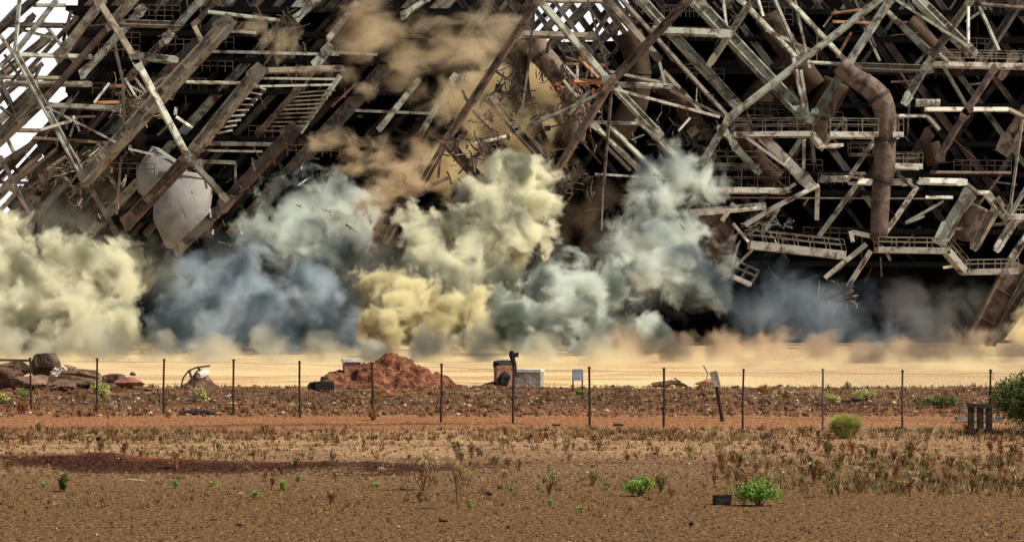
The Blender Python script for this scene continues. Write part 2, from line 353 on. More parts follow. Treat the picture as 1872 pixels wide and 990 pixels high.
centre = empty('steel_tower', P(1050, 640, FD)); centre.location.z = 0
tag(centre, 'crossed rusty truss in the middle with its broken corner pointing down into the smoke', 'steel tower')
CS = [(988,-6,815,258,13,'r',-6),(808,266,760,347,7,'r',-6),(815,268,773,342,6,'r',-6),(807,262,801,326,5,'r',-6),(757,352,704,442,12,'r',-6),(815,258,885,338,19,'r',-5),
(980,-6,1116,152,14,'g',-4),(1116,152,1205,246,14,'g',-4),(1168,218,1292,345,13,'g',-3),(1262,-4,1116,152,14,'r',-6),(1116,152,1015,318,15,'r',-6),
(940,62,1088,67,14,'t',2),(990,2,1110,3,8,'t',0),(1106,-4,1204,108,14,'t',-1),(1205,112,1216,154,5,'w',-1),(1212,130,1284,207,9,'t',0),(1133,-4,1330,213,9,'t',-3),
(1168,-4,1352,197,17,'g',1),(1266,-4,1473,215,22,'g',0),(1350,-4,1463,113,11,'g',2),(1438,-4,1550,116,10,'g',1),(1612,-4,1335,214,13,'g',-7),(1335,213,1284,297,14,'g',-6),
(1370,8,1298,116,13,'t',-1),(1192,56,1332,62,15,'g',-2),(1118,154,1228,158,11,'g',-2),(1120,162,1316,214,5,'w',-5),(1112,130,1216,152,5,'w',-3),(1225,165,1332,217,5,'t',-3),
(1105,168,962,233,7,'g',-5),(868,263,934,247,6,'w',-6),(977,8,965,130,4,'d',-7),(965,130,949,237,4,'t',-7),(1074,-3,1112,132,4,'d',-5),(1117,178,1103,340,6,'r',-6),(1103,340,1100,420,3,'t',-6),
(896,178,942,236,14,'t',-3),(942,236,1008,308,14,'t',-3),(1070,223,1172,226,7,'w',-2),(1084,226,1184,324,11,'g',-2),(1110,226,1208,324,10,'g',-2),(1088,318,1252,328,4,'w',-5),(1108,268,1152,312,8,'d',0),
(1034,117,1060,117,4,'o',-1),(1059,106,1094,142,6,'o',-1),(1058,108,1070,107,5,'o',-1),(1092,118,1110,120,5,'o',-1),(1050,148,1108,151,9,'o',0),(1056,118,1056,146,4,'w',-1),(1082,140,1082,122,4,'w',-1),(1034,120,1056,146,3,'w',-1),
(1030,146,1055,176,5,'w',-2),(1060,112,1034,104,3,'t',-1),(1078,165,1040,210,6,'g',0),(1068,178,1078,215,6,'t',0),(1090,60,1118,18,8,'r',3),(1085,92,1135,50,5,'d',4),(1003,78,1000,98,6,'d',3),
(762,346,718,352,5,'r',-6),(757,352,735,378,5,'r',-6),(752,346,742,330,4,'r',-6),(845,165,858,192,5,'r',-6),(905,130,960,165,4,'d',0),(890,180,925,150,4,'d',0),(884,212,960,140,5,'d',1),
(865,200,905,240,10,'r',0),(820,325,775,345,7,'t',-5),(850,330,858,355,4,'r',-5),(858,355,838,400,5,'r',-5),(846,340,838,326,3,'r',-5),(705,440,712,432,9,'w',-6),(1320,20,1345,-8,10,'g',2),(1452,-4,1480,125,6,'g',1),(1322,-4,1328,50,6,'g',1),(1385,-4,1395,30,6,'w',1),(1415,-4,1460,100,7,'g',0),(1450,105,1472,212,8,'g',-1),(1464,128,1478,218,7,'g',0),(1400,55,1490,95,5,'g',0),
(1240,240,1262,215,4,'w',-1),(1155,255,1178,246,3,'w',-3),(1206,312,1220,303,3,'w',-5),(986,245,1005,315,5,'r',-2)]
build_frame(centre, CS)
def duct(root, pts, rpx, c, dz, bands=(), name='duct', n=20):
    D = FD+dz; s = D/F
    q = [P(x, y, D) for x, y in pts]
    # catmull smoothing
    out = []
    for i in range(len(q)-1):
        p0 = q[max(0, i-1)]; p1 = q[i]; p2 = q[i+1]; p3 = q[min(len(q)-1, i+2)]
        for k in range(5):
            t = k/5; out.append(.5*((2*p1)+(p2-p0)*t+(2*p0-5*p1+4*p2-p3)*t*t+(3*p1-p0-3*p2+p3)*t**3))
    out.append(q[-1]); rs = rpx if isinstance(rpx, (list, tuple)) else [rpx]*len(pts)
    rr = [s*float(np.interp(i/(len(out)-1)*(len(pts)-1), range(len(pts)), rs)) for i in range(len(out))]
    mb = MB(); mb.tube(out, rr, n); o = mb.build(name, M[c], root, smooth=True)
    for b in bands:
        i = min(len(out)-2, int(b*(len(out)-1))); p = out[i]; t = (out[i+1]-out[i]).normalized()
        k = MB(); k.tube([p-t*.18, p+t*.18], rr[i]*1.07, n); k.build('flange', M['d'], o, smooth=False)
    return o
duct(centre, [(975,70),(990,100),(1018,132),(1042,170),(1052,215),(1048,260)], 21, 'duct', 5, (.2, .55, .8))
duct(centre, [(945,75),(948,120),(955,180),(975,235),(1000,290)], 17, 'brown', 6, (.3, .6))
duct(centre, [(1150,60),(1165,120),(1160,190),(1120,260)], 24, 'brown', 9, (.4,))
duct(centre, [(1280,250),(1240,180),(1200,150)], 18, 'brown', 10, (.5,))

right = empty('steel_tower', P(1600, 640, FD)); right.location.z = 0
tag(right, 'boiler house frame on the right with level walkways and pale cross bracing', 'steel tower')
RS = [(1630,-4,1549,119,15,'g',-2),(1549,119,1485,219,15,'g',-2),(1613,12,1697,98,10,'g',0),(1674,-4,1779,100,19,'g',-1),(1638,0,1772,86,5,'g',-3),(1770,12,1770,80,6,'w',-2),(1790,12,1826,92,7,'g',1),
(1776,-2,1695,118,13,'t',-1),(1695,118,1654,186,15,'g',-1),(1694,94,1674,119,6,'g',0),(1714,96,1738,117,7,'g',1),(1724,120,1766,192,7,'g',1),(1478,114,1548,118,7,'w',-1),(1553,122,1700,127,14,'t',-1),
(1690,200,1844,200,9,'w',0),(1844,200,1876,216,9,'t',0),(1638,212,1694,212,7,'w',-1),(1694,212,1717,238,9,'t',0),(1820,122,1766,205,13,'r',-2),(1766,205,1716,288,13,'r',-2),(1880,200,1832,275,26,'duct',3),(1855,100,1830,140,16,'d',4),
(1500,327,1562,327,12,'w',-1),(1552,332,1600,333,12,'w',-1),(1622,332,1662,333,12,'w',-1),(1680,331,1764,333,13,'w',-1),(1553,316,1582,317,5,'w',-2),(1700,315,1848,316,6,'r',1),
(1312,361,1742,363,3,'t',-3),(1692,361,1742,361,7,'w',-3),(1394,250,1478,336,20,'w',-3),(1360,248,1442,307,5,'w',-4),(1343,268,1386,314,13,'g',-2),(1318,232,1345,268,12,'g',-1),(1470,254,1469,312,6,'w',-3),(1484,252,1488,298,8,'t',-2),(1466,252,1444,284,9,'g',-1),
(1577,322,1497,432,10,'g',0),(1677,341,1614,432,10,'w',-2),(1640,318,1672,343,7,'t',-2),(1497,338,1415,379,9,'w',-3),(1415,379,1362,411,9,'w',-3),(1495,342,1493,402,9,'w',-2),(1424,381,1399,420,6,'g',-3),
(1772,352,1720,436,24,'g',1),(1781,352,1732,436,5,'t',0),(1763,332,1788,353,8,'t',0),(1786,352,1810,353,9,'w',-1),(1804,354,1842,402,13,'g',-1),(1838,396,1878,396,11,'w',-1),(1869,218,1846,384,6,'t',-3),(1878,340,1844,396,9,'g',-2),
(1828,368,1780,452,16,'t',3),(1858,398,1822,455,14,'w',2),(1882,425,1848,474,14,'w',1),(1340,408,1370,444,6,'w',-3),(1557,424,1604,434,9,'w',-3),(1584,446,1508,508,10,'w',-3),(1592,458,1550,524,10,'w',-3),(1590,430,1612,452,8,'t',-3),(1620,460,1628,476,6,'w',-2),(1724,489,1750,485,5,'w',0),
(1376,456,1345,486,5,'w',-4),(1350,445,1340,480,3,'w',-4),(1568,540,1530,545,4,'w',-3),(1536,540,1495,570,6,'t',-3),(1560,520,1520,548,5,'t',-3),(1537,552,1520,575,6,'w',-3),(1690,395,1655,408,6,'g',1),(1725,368,1655,407,5,'g',1),(1560,-4,1600,85,6,'d',3),
(1580,50,1608,112,6,'g',3),(1556,60,1530,105,5,'o',2),(1520,25,1575,18,6,'o',2),(1522,40,1590,42,6,'o',2),(1528,18,1505,50,4,'t',2),(1600,255,1555,320,8,'w',0),(1545,215,1500,275,7,'g',2),(1640,35,1700,90,6,'d',3),(1795,8,1876,14,7,'r',1),
(1440,345,1455,335,6,'w',-3),(1870,-4,1790,120,14,'d',3),(1700,240,1660,300,18,'d',4),(1765,40,1795,20,5,'t',1),(1600,300,1550,370,9,'d',3),(1740,420,1870,405,7,'r',5),(1400,395,1440,365,8,'w',-1)]
build_frame(right, RS)
for x1,y1,x2,y2,wd,r in ((1262,389,1400,376,14,0),(1320,404,1341,371,9,0)):
    mb = MB(); mb.tube([P(x1,y1,FD-3), P(x2,y2,FD-3)], wd/2*FD/F, 12); mb.build('pipe', M['w'], right, smooth=True)
W = walkway
W(right,1342,245,1486,244,9,'w',-5,24,3.0); W(right,1518,245,1606,246,10,'w',-4,24,3.0); W(right,1632,246,1652,246,10,'w',-4,24,3)
W(right,1486,243,1502,265,8,'w',-5,0,2.5); W(right,1500,266,1542,265,6,'w',-5,0,2.5)
W(right,1268,346,1443,348,10,'w',-4,34,3.5,rc='r'); W(right,1630,303,1687,304,10,'w',-3,20,2.5)
W(right,1704,116,1880,120,8,'w',0,22,2.5); W(right,1372,447,1547,466,15,'w',-6,22,3.2,(-.25,0,.97)); W(right,1606,456,1737,458,11,'w',-5,18,3.2); W(right,1735,458,1768,497,11,'w',-5,18,3.2,(.1,0,1)); W(right,1767,497,1862,495,11,'w',-5,17,3.2)
W(right,1842,396,1890,396,11,'w',-2,16,2.5); W(right,1495,562,1560,530,7,'t',-4,14,2)
W(right,1334,502,1374,520,8,'w',-6,26,2.2,(.5,0,.85)); W(right,1300,300,1390,302,6,'t',-1,22,2,rc='r'); W(right,1555,282,1600,283,5,'t',-1,20,2)
mb = MB(); mb.box(P(1557,432,FD-6), (.35,.3,1.0), Matrix.Rotation(-.2,3,'Y')); mb.build('lamp_housing', M['w'], right)
mb = MB()
for k in range(5): mb.tube([P(1674+k*9,188,FD-1), P(1682+k*9,188.5,FD-1)], .36, 10)
mb.build('insulator', M['w'], right)
duct(right, [(1535,118),(1562,142),(1590,160),(1610,182),(1619,215),(1618,260)], [17,18,20,21,20,19], 'duct', -3, (.35,.58,.97))
duct(right, [(1618,258),(1616,310),(1612,330)], [20,20,20], 'duct', -3, (.9,))
duct(right, [(1612,330),(1609,380),(1606,438)], [17,17,16], 'duct', -3)
duct(right, [(1296,392),(1312,425),(1322,460),(1330,505)], [30,30,24,6], 'duct', -1, (.2,))
duct(right, [(1380,200),(1420,150),(1440,120)], 34, 'brown', 12); duct(right, [(1530,150),(1500,210),(1480,260)], 26, 'brown', 8, (.5,))
duct(right, [(1400,30),(1440,90),(1490,160)], 22, 'brown', 7, (.2,.4,.6)); duct(right, [(1350,215),(1380,290),(1420,330)], 20, 'brown', 5)
duct(right, [(1790,378),(1770,420),(1765,440)], 26, 'duct', 6); duct(right, [(1660,40),(1720,100),(1760,130)], 16, 'brown', 6)
duct(right, [(1700,262),(1706,280),(1712,300)], 18, 'brown', 1)
mb = MB(); a = P(1884,505,FD-8); b = P(1792,662,FD-8); a2 = b.lerp(a,1)
mb.ibeam(P(1862,480,FD), P(1778,640,FD), 2.1, 1.6); mb.build('girder', M['duct'], right)
mb = MB(); mb.ibeam(a, b, .75, .9); mb.build('girder', M['d'], right)

# ---------------------------------------------------------------- dark boiler house behind the frames
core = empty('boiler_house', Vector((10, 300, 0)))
tag(core, 'boiler house coloured black as interior shade, filling the background behind the steel frames', 'boiler house')
def slab(name, poly, D0, D1, mat, parent):
    mb = MB(); n = len(poly)
    # real-size prism seen at D0 that runs straight back
    a = [P(x, y, D0) for x, y in poly]; b = [v+Vector((0, D1-D0, 0)) for v in a]
    mb.add(a+b, [tuple(range(n)), tuple(range(2*n-1, n-1, -1))]+[(i, (i+1) % n, n+(i+1) % n, n+i) for i in range(n)])
    return mb.build(name, mat, parent)
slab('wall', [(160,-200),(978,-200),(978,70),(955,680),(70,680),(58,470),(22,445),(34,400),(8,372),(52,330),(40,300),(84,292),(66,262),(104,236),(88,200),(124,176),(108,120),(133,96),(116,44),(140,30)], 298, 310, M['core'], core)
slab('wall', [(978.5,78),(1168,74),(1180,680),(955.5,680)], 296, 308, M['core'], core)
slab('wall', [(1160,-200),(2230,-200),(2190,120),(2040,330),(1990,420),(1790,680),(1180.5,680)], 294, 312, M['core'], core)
def floors(x0, x1, ys, D0, D1, tilt):
    for y in ys:
        a = P(x0, y, D0); b = P(x1, y+tilt, D0); mb = MB(); bk = Vector((0, D1-D0, 0))
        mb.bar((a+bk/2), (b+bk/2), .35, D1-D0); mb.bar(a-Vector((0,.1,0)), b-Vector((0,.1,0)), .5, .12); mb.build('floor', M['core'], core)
floors(120, 860, (15, 60, 107, 165, 250, 320, 400), 272, 297, 6)
floors(1180, 2130, (20, 70, 130, 190, 260, 315, 350, 420, 480), 272, 293, 6)
floors(900, 1180, (140, 235, 330, 420), 274, 295, 3)
rr = random.Random(3)
for i in range(31):    # inclined rear columns on the left
    x = -60+i*33+rr.uniform(-25, 25); D = rr.choice((274, 279, 285)); y0 = 430
    mb = MB(); mb.ibeam(P(x-150, y0, D), P(x+260, -20, D), rr.uniform(.3, .8), .5, rr.uniform(-.5,.5)); mb.build('column', M[rr.choice('ddtrdg')], core)
for i in range(44):
    x = 1000+i*28+rr.uniform(-10, 10); D = rr.choice((273, 278, 284)); sgn = rr.choice((-1, -1, 1))
    mb = MB(); mb.ibeam(P(x-sgn*150, 420, D), P(x+sgn*170, -20, D), rr.uniform(.3, .7), .5); mb.build('column', M[rr.choice('dgtdgr')], core)
cl = MB()
for i in range(380):
    zone = rr.random()
    if zone < .45: x = rr.uniform(110, 640); y = rr.uniform(-5, 390); ang = rr.choice((.85, .85, 0, -1.1, 1.57))
    else: x = rr.uniform(1000, 1872); y = rr.uniform(-5, 500); ang = rr.choice((-.82, -.82, .95, 0, 0, 1.57))
    ang += rr.gauss(0, .08); L = rr.uniform(15, 70); D = rr.uniform(266, 290)
    dx = math.cos(ang)*L/2; dy = -math.sin(ang)*L/2
    cl.bar(P(x-dx, y-dy, D), P(x+dx, y+dy, D), rr.choice((.07, .1, .14, .2)), .12)
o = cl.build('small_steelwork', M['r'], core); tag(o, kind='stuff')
cl = MB()
for i in range(40):   # guard rails deep inside
    if rr.random() < .4: x = rr.uniform(150, 600); y = rr.uniform(20, 360)
    else: x = rr.uniform(1180, 1800); y = rr.uniform(20, 470)
    D = rr.uniform(266, 272); L = rr.uniform(40, 110)
    rail(cl, P(x, y, D), P(x+L, y+2, D), 1.05, int(L/14), r=.03)
o = cl.build('guard_rails', M['r'], core); tag(o, kind='stuff')

# ---------------------------------------------------------------- dust clouds
def cloud_mat(name, blobs, org, col, dens, amp, scale, edge, aniso=.0, col2=None, rate=.45, stretch=None):
    m = bpy.data.materials.new(name); m.use_nodes = True; nt = m.node_tree; nt.nodes.clear(); lk = nt.links.new
    out = N(nt, 'ShaderNodeOutputMaterial'); v = N(nt, 'ShaderNodeVolumePrincipled')
    v.inputs['Anisotropy'].default_value = aniso; v.inputs['Color'].default_value = (*col, 1)
    g = N(nt, 'ShaderNodeTexCoord'); src = g.outputs['Object']
    prev = None
    for c, R in blobs:
        d = N(nt, 'ShaderNodeVectorMath', operation='DISTANCE'); lk(src, d.inputs[0]); d.inputs[1].default_value = tuple(c-org)
        s = N(nt, 'ShaderNodeMath', operation='SUBTRACT'); s.inputs[0].default_value = R; lk(d.outputs['Value'], s.inputs[1])
        if prev is None: prev = s.outputs[0]
        else:
            mx = N(nt, 'ShaderNodeMath', operation='SMOOTH_MAX'); mx.inputs[2].default_value = 1.2; lk(prev, mx.inputs[0]); lk(s.outputs[0], mx.inputs[1]); prev = mx.outputs[0]
    n = N(nt, 'ShaderNodeTexNoise'); n.inputs['Scale'].default_value = scale; n.inputs['Detail'].default_value = 5; n.inputs['Roughness'].default_value = .64
    n.inputs['Distortion'].default_value = .35
    if stretch:
        mp = N(nt, 'ShaderNodeMapping'); mp.inputs['Scale'].default_value = stretch; lk(src, mp.inputs['Vector']); lk(mp.outputs[0], n.inputs['Vector'])
    else: lk(src, n.inputs['Vector'])
    ma = N(nt, 'ShaderNodeMath', operation='MULTIPLY_ADD'); lk(n.outputs[0], ma.inputs[0]); ma.inputs[1].default_value = amp*5.2; ma.inputs[2].default_value = -amp*2.7
    ad = N(nt, 'ShaderNodeMath', operation='ADD'); lk(prev, ad.inputs[0]); lk(ma.outputs[0], ad.inputs[1])
    mr = N(nt, 'ShaderNodeMapRange', interpolation_type='SMOOTHSTEP'); lk(ad.outputs[0], mr.inputs[0]); mr.inputs[1].default_value = 0; mr.inputs[2].default_value = edge
    mr.inputs[3].default_value = 0; mr.inputs[4].default_value = dens
    lk(mr.outputs[0], v.inputs['Density'])
    if col2:
        n2 = N(nt, 'ShaderNodeTexNoise'); n2.inputs['Scale'].default_value = .26; n2.inputs['Detail'].default_value = 3; lk(src, n2.inputs['Vector'])
        lk(ramp(nt, n2.outputs[0], [(.45, col), (.60, col2)]), v.inputs['Color'])  # mixed dusts; dark pockets also put the plumes' shadows into the colour
    lk(v.outputs[0], out.inputs['Volume'])
    m.cycles.volume_step_rate = rate
    return m
def cloud(label, blobs, col, dens, amp=1.6, scale=.28, edge=1.5, seed=1, vox=.45, col2=None, flat=1.0, rate=.45, stretch=None):
    bl = [(P(x, y, D), r/F*D) for x, y, D, r in blobs]
    org = Vector((sum(c.x for c, R in bl)/len(bl), sum(c.y for c, R in bl)/len(bl), min(c.z-R for c, R in bl)))
    bm = bmesh.new()
    for c, R in bl:
        bmesh.ops.create_icosphere(bm, subdivisions=3, radius=R+amp*.5, matrix=Matrix.Translation(c-org))
    me = bpy.data.meshes.new('dust_cloud'); bm.to_mesh(me); bm.free()
    o = bpy.data.objects.new('dust_cloud', me); C.objects.link(o); o.location = org
    m = o.modifiers.new('r', 'REMESH'); m.mode = 'VOXEL'; m.voxel_size = vox
    def bake():
        dg = bpy.context.evaluated_depsgraph_get(); o.data = bpy.data.meshes.new_from_object(o.evaluated_get(dg))
    bake()
    for sc_, a in ((5., .55*amp), (2.2, .35*amp), (1.1, .2*amp)):
        k = len(o.data.vertices); co = np.empty(k*3); no = np.empty(k*3)
        o.data.vertices.foreach_get('co', co); o.data.vertices.foreach_get('normal', no)
        co = co.reshape(-1, 3); no = no.reshape(-1, 3)
        d = np.abs(noise(co/sc_+seed*7.3, seed))*2*a-.3*a
        co = co+no*d[:, None]
        co[:, 2] = np.maximum(co[:, 2], .02-org.z)
        o.data.vertices.foreach_set('co', co.ravel()); o.data.update(); bake()
    o.modifiers.clear(); o.data.materials.clear()
    o.data.materials.append(cloud_mat('dust '+label[:24], bl, org, col, dens, amp, scale, edge, col2=col2, rate=rate, stretch=stretch))
    tag(o, label, 'dust cloud', kind='stuff')
    return o
# ---------------------------------------------------------------- foreground things
def gp(px, py):
    """ground point seen at a pixel of the photograph, as a world position"""
    D = F*CH/(py-553.0)
    for _ in range(8):
        X = (px-936)/F*D; D = F*(CH-zat(X, D))/(py-553.0)
    X = (px-936)/F*D
    return Vector((X, D, zat(X, D)))
MF = {
 'red': noisy('red clay spoil', [(.34, (.03, .012, .008)), (.5, (.15, .055, .030)), (.66, (.32, .15, .085))], 2.2, 8, .95, .9, 6, spec=.1),
 'rock': noisy('brown weathered boulder', [(.32, (.025, .015, .010)), (.5, (.13, .075, .048)), (.7, (.27, .18, .12))], 1.6, 8, .9, .8, 5, rnd=True, spec=.15),
 'conc': noisy('stained concrete', [(.3, (.10, .095, .08)), (.5, (.24, .23, .20)), (.72, (.36, .35, .31))], 1.5, 7, .9, .4, 9, spec=.15),
 'cream': noisy('pale concrete top', [(.3, (.45, .42, .36)), (.7, (.75, .72, .64))], 3, 6, .9, .2, 9, spec=.15),
 'redconc': noisy('red dusty block', [(.3, (.16, .06, .035)), (.5, (.34, .16, .11)), (.7, (.45, .27, .2))], 1.8, 7, .9, .4, 9, spec=.15),
 'black': noisy('black rubber', [(.3, (.006, .005, .005)), (.7, (.03, .025, .022))], 3, 5, .8, .3, 9, spec=.2),
 'post': noisy('dark creosoted post', [(.3, (.016, .01, .008)), (.6, (.05, .032, .024)), (.8, (.16, .07, .04))], 4, 6, .85, .3, 15, spec=.2),
 'panel': noisy('grey sign plate', [(.3, (.22, .26, .29)), (.7, (.36, .42, .46))], 4, 5, .6),
 'green': noisy('bright green leaves', [(.3, (.05, .12, .01)), (.5, (.15, .28, .03)), (.7, (.34, .46, .09))], 3, 4, .6, rnd=False, spec=.3),
 'ygreen': noisy('yellow green tussock', [(.3, (.20, .22, .05)), (.5, (.42, .42, .12)), (.7, (.62, .60, .25))], 3, 4, .7, spec=.2),
 'dgreen': noisy('dark green leaves', [(.3, (.02, .035, .008)), (.5, (.06, .09, .02)), (.7, (.16, .18, .05))], 3, 4, .7, spec=.2),
 'dry': noisy('dry brown stems', [(.3, (.07, .032, .015)), (.5, (.19, .10, .045)), (.7, (.34, .21, .10))], 3, 5, .9, rnd=True, spec=.1),
 'straw': noisy('straw coloured stems', [(.3, (.28, .19, .08)), (.5, (.48, .36, .17)), (.7, (.66, .54, .30))], 4, 5, .9, spec=.1),
 'olive': noisy('olive weed leaves', [(.3, (.05, .045, .015)), (.5, (.12, .115, .035)), (.7, (.24, .21, .08))], 3, 5, .9, rnd=True, spec=.1),
 'rust': noisy('rust weeds', [(.3, (.09, .03, .012)), (.5, (.24, .095, .035)), (.7, (.36, .18, .08))], 3, 5, .9, rnd=True, spec=.1),
}
def rock(name, label, cat, px, py, wpx, hpx, mat='rock', seed=0, group=None, tilt=0, flat=1.0, D=None, parts=None):
    c = gp(px, py) if D is None else Vector(((px-936)/F*D, D, max(zat((px-936)/F*D, D), CH+(553-py)/F*D)))
    s = c.y/F; sx = wpx*s/2; sz = hpx*s
    bm = bmesh.new(); bmesh.ops.create_icosphere(bm, subdivisions=4, radius=1)
    co = np.array([v.co[:] for v in bm.verts])
    # chip flat facets, then roughen
    r2 = random.Random(seed*31+5)
    for k in range(9):
        n = np.array([r2.gauss(0, 1), r2.gauss(0, 1), r2.gauss(0, .8)]); n /= np.linalg.norm(n); d = r2.uniform(.5, .8)
        t = co@n; over = np.maximum(t-d, 0); co = co-over[:, None]*n[None, :]*.95
    co = co*(1+.10*fbm(co*2+seed, 3, seed)+.05*fbm(co*7+seed, 3, seed+2))[:, None]
    co = co/np.abs(co).max(0)
    for v, q in zip(bm.verts, co): v.co = (q[0]*sx, q[1]*sx*.8, (q[2]*.5+.42)*sz)
    me = bpy.data.meshes.new(name); bm.to_mesh(me); bm.free(); me.materials.append(MF[mat])
    o = bpy.data.objects.new(name, me); C.objects.link(o); o.location = c; o.rotation_euler = (0, tilt, 0); ORG[o.name] = c
    tag(o, label, cat, group); return o
rock('boulder', 'broad brown boulder at the left edge of the rubble heap', 'boulder', 5, 712, 80, 44, seed=1)
rock('boulder', 'tall pointed brown boulder at the back of the left rubble heap', 'boulder', 85, 690, 60, 50, seed=2, D=133)
rock('boulder', 'round shaded boulder low down in the left rubble heap', 'boulder', 55, 712, 78, 30, seed=3)
rock('concrete_slab', 'long flat brown slab lying across the left rubble heap', 'slab', 130, 702, 110, 20, seed=4, tilt=.06)
rock('boulder', 'dark rounded boulder just right of the green bush at the rubble heap', 'boulder', 208, 700, 46, 20, seed=5, D=131)
rock('boulder', 'reddish low boulder at the right end of the left rubble heap', 'boulder', 238, 712, 62, 20, 'redconc', seed=6)
rock('concrete_slab', 'tilted brown slab leaning on the middle of the left rubble heap', 'slab', 150, 690, 90, 20, seed=7, tilt=.22, D=132)
rock('boulder', 'small dark boulder in front of the long flat slab', 'boulder', 115, 715, 50, 18, seed=8)
rock('boulder', 'brown boulder behind the round shaded one in the left heap', 'boulder', 35, 690, 60, 34, seed=9, D=134)
rock('stone', 'small dark stone on top of the slope right of the rubble heap', 'stone', 243, 686, 12, 8, seed=10, D=130)
rock('boulder', 'high brown boulder right behind the tall pointed one', 'boulder', 118, 688, 50, 24, seed=91, D=134)
rock('concrete_slab', 'slanting brown slab at the far left top of the rubble heap', 'slab', 18, 676, 70, 16, seed=92, D=134, tilt=-.18)
rock('boulder', 'flat dark boulder filling the foot of the left heap', 'boulder', 165, 714, 60, 14, seed=93)
rr2 = random.Random(11)
for i in range(26):
    x = rr2.uniform(0, 270); o = rock('rubble_piece', 'small brown rubble piece scattered around the left heap', 'rubble', x, rr2.uniform(705, 722), rr2.uniform(6, 20), rr2.uniform(4, 10), seed=20+i, group='small rubble around the left heap')
t = empty('metal_beam', P(20, 657, 134)); tag(t, 'thin level metal beam lying on top of the left rubble heap', 'beam')
mb = MB(); mb.bar(P(-30, 657, 134), P(55, 659, 134), .09, .12); mb.build('web', M['t'], t); mb = MB(); mb.bar(P(-30, 655, 134), P(55, 657, 134), .03, .25); mb.build('flange', M['t'], t)
t = empty('scrap_metal', P(105, 680, 130)); tag(t, 'twisted pale blue and white scrap sheet on the left rubble heap', 'scrap')
mb = MB()
for a_, b_ in (((92, 680), (108, 674)), ((104, 684), (118, 672)), ((100, 672), (104, 688)), ((112, 668), (122, 676))): mb.bar(P(*a_, 130), P(*b_, 130), .09, .25)
mb.build('sheet', M['w'], t)

def mound(label, px0, px1, D, peaks, mat, dy=3.2, amp=.16, seed=1, name='dirt_mound', base=.0):
    s = D/F; x0 = (px0-936)*s; x1 = (px1-936)*s; nx = 190; ny = 60; X, Y = np.meshgrid(np.linspace(x0, x1, nx), np.linspace(D-dy, D+dy, ny))
    z = np.zeros_like(X)
    for px, py, w, dyy in peaks:
        xc = (px-936)*s; h = CH+(553-py)*s; q = ((X-xc)/(w*s))**2+((Y-D-dyy)/(dy*.55))**2
        z = np.maximum(z, h*np.clip(1-q**.9*.72, 0, 1)**.8)
    p = np.stack([X.ravel(), Y.ravel(), X.ravel()*0+seed], 1)
    nz = (amp*fbm(p*1.3, 5, seed)+amp*.9*np.abs(fbm(p*2.6, 4, seed+3))).reshape(X.shape)
    z = z+nz*np.clip(z*2.2, 0, 1); gz = terrain_z(X.ravel(), Y.ravel()).reshape(X.shape)
    ed = np.minimum(np.minimum(X-x0, x1-X)/1.0, np.minimum(Y-(D-dy), D+dy-Y)/.8); z = np.where(z*np.clip(ed, 0, 1) < .02, -.25, z*np.clip(ed, 0, 1))+gz
    org = Vector(((x0+x1)/2, D, 0)); v = np.stack([X.ravel()-org.x, Y.ravel()-D, z.ravel()], 1); f = []
    for j in range(ny-1):
        for i in range(nx-1): a = j*nx+i; f.append((a, a+1, a+nx+1, a+nx))
    me = bpy.data.meshes.new(name); me.from_pydata(v.tolist(), [], f); me.update(); me.materials.append(MF[mat])
    o = bpy.data.objects.new(name, me); C.objects.link(o); o.location = org; tag(o, label, 'mound'); return o
mound('large red clay mound behind the fence with a steep lumpy top', 560, 860, 131, [(712, 646, 46, .3), (690, 660, 50, 0), (752, 668, 52, -.3), (735, 656, 36, .2), (615, 682, 42, 0), (790, 686, 46, 0), (825, 700, 40, .2), (660, 694, 90, -.6)], 'red', amp=.3)
mound('small brown earth mound with a white rock and strap on top', 318, 412, 129, [(368, 676, 30, 0), (350, 690, 30, 0), (385, 690, 28, 0)], 'rock', 1.8, .10, 4)
mound('low earth mound against the broken brick stub', 860, 945, 129, [(893, 696, 34, 0), (920, 700, 24, 0)], 'red', 1.6, .08, 6)
mound('low spoil heap at the far left under the boulders', -60, 275, 131, [(20, 690, 100, 0), (110, 692, 100, 0), (200, 700, 60, 0)], 'rock', 3.0, .16, 7)
rock('rock', 'white rock perched on the small earth mound', 'rock', 372, 690, 30, 18, 'cream', 41, D=128.4, tilt=-.4)
t = empty('metal_strap', P(340, 700, 128)); tag(t, 'thin black metal strap arching over the white rock on the mound', 'strap')
mb = MB(); mb.tube([P(331, 706, 128), P(335, 690, 128), P(345, 677, 128), P(360, 671, 128), P(384, 668, 128)], .035, 6); mb.build('strap_band', MF['black'], t)
mb = MB(); mb.tube([P(346, 677, 128), P(350, 690, 128)], .05, 6); mb.tube([P(362, 671, 128), P(366, 678, 128)], .05, 6); mb.build('clip', MF['black'], t)
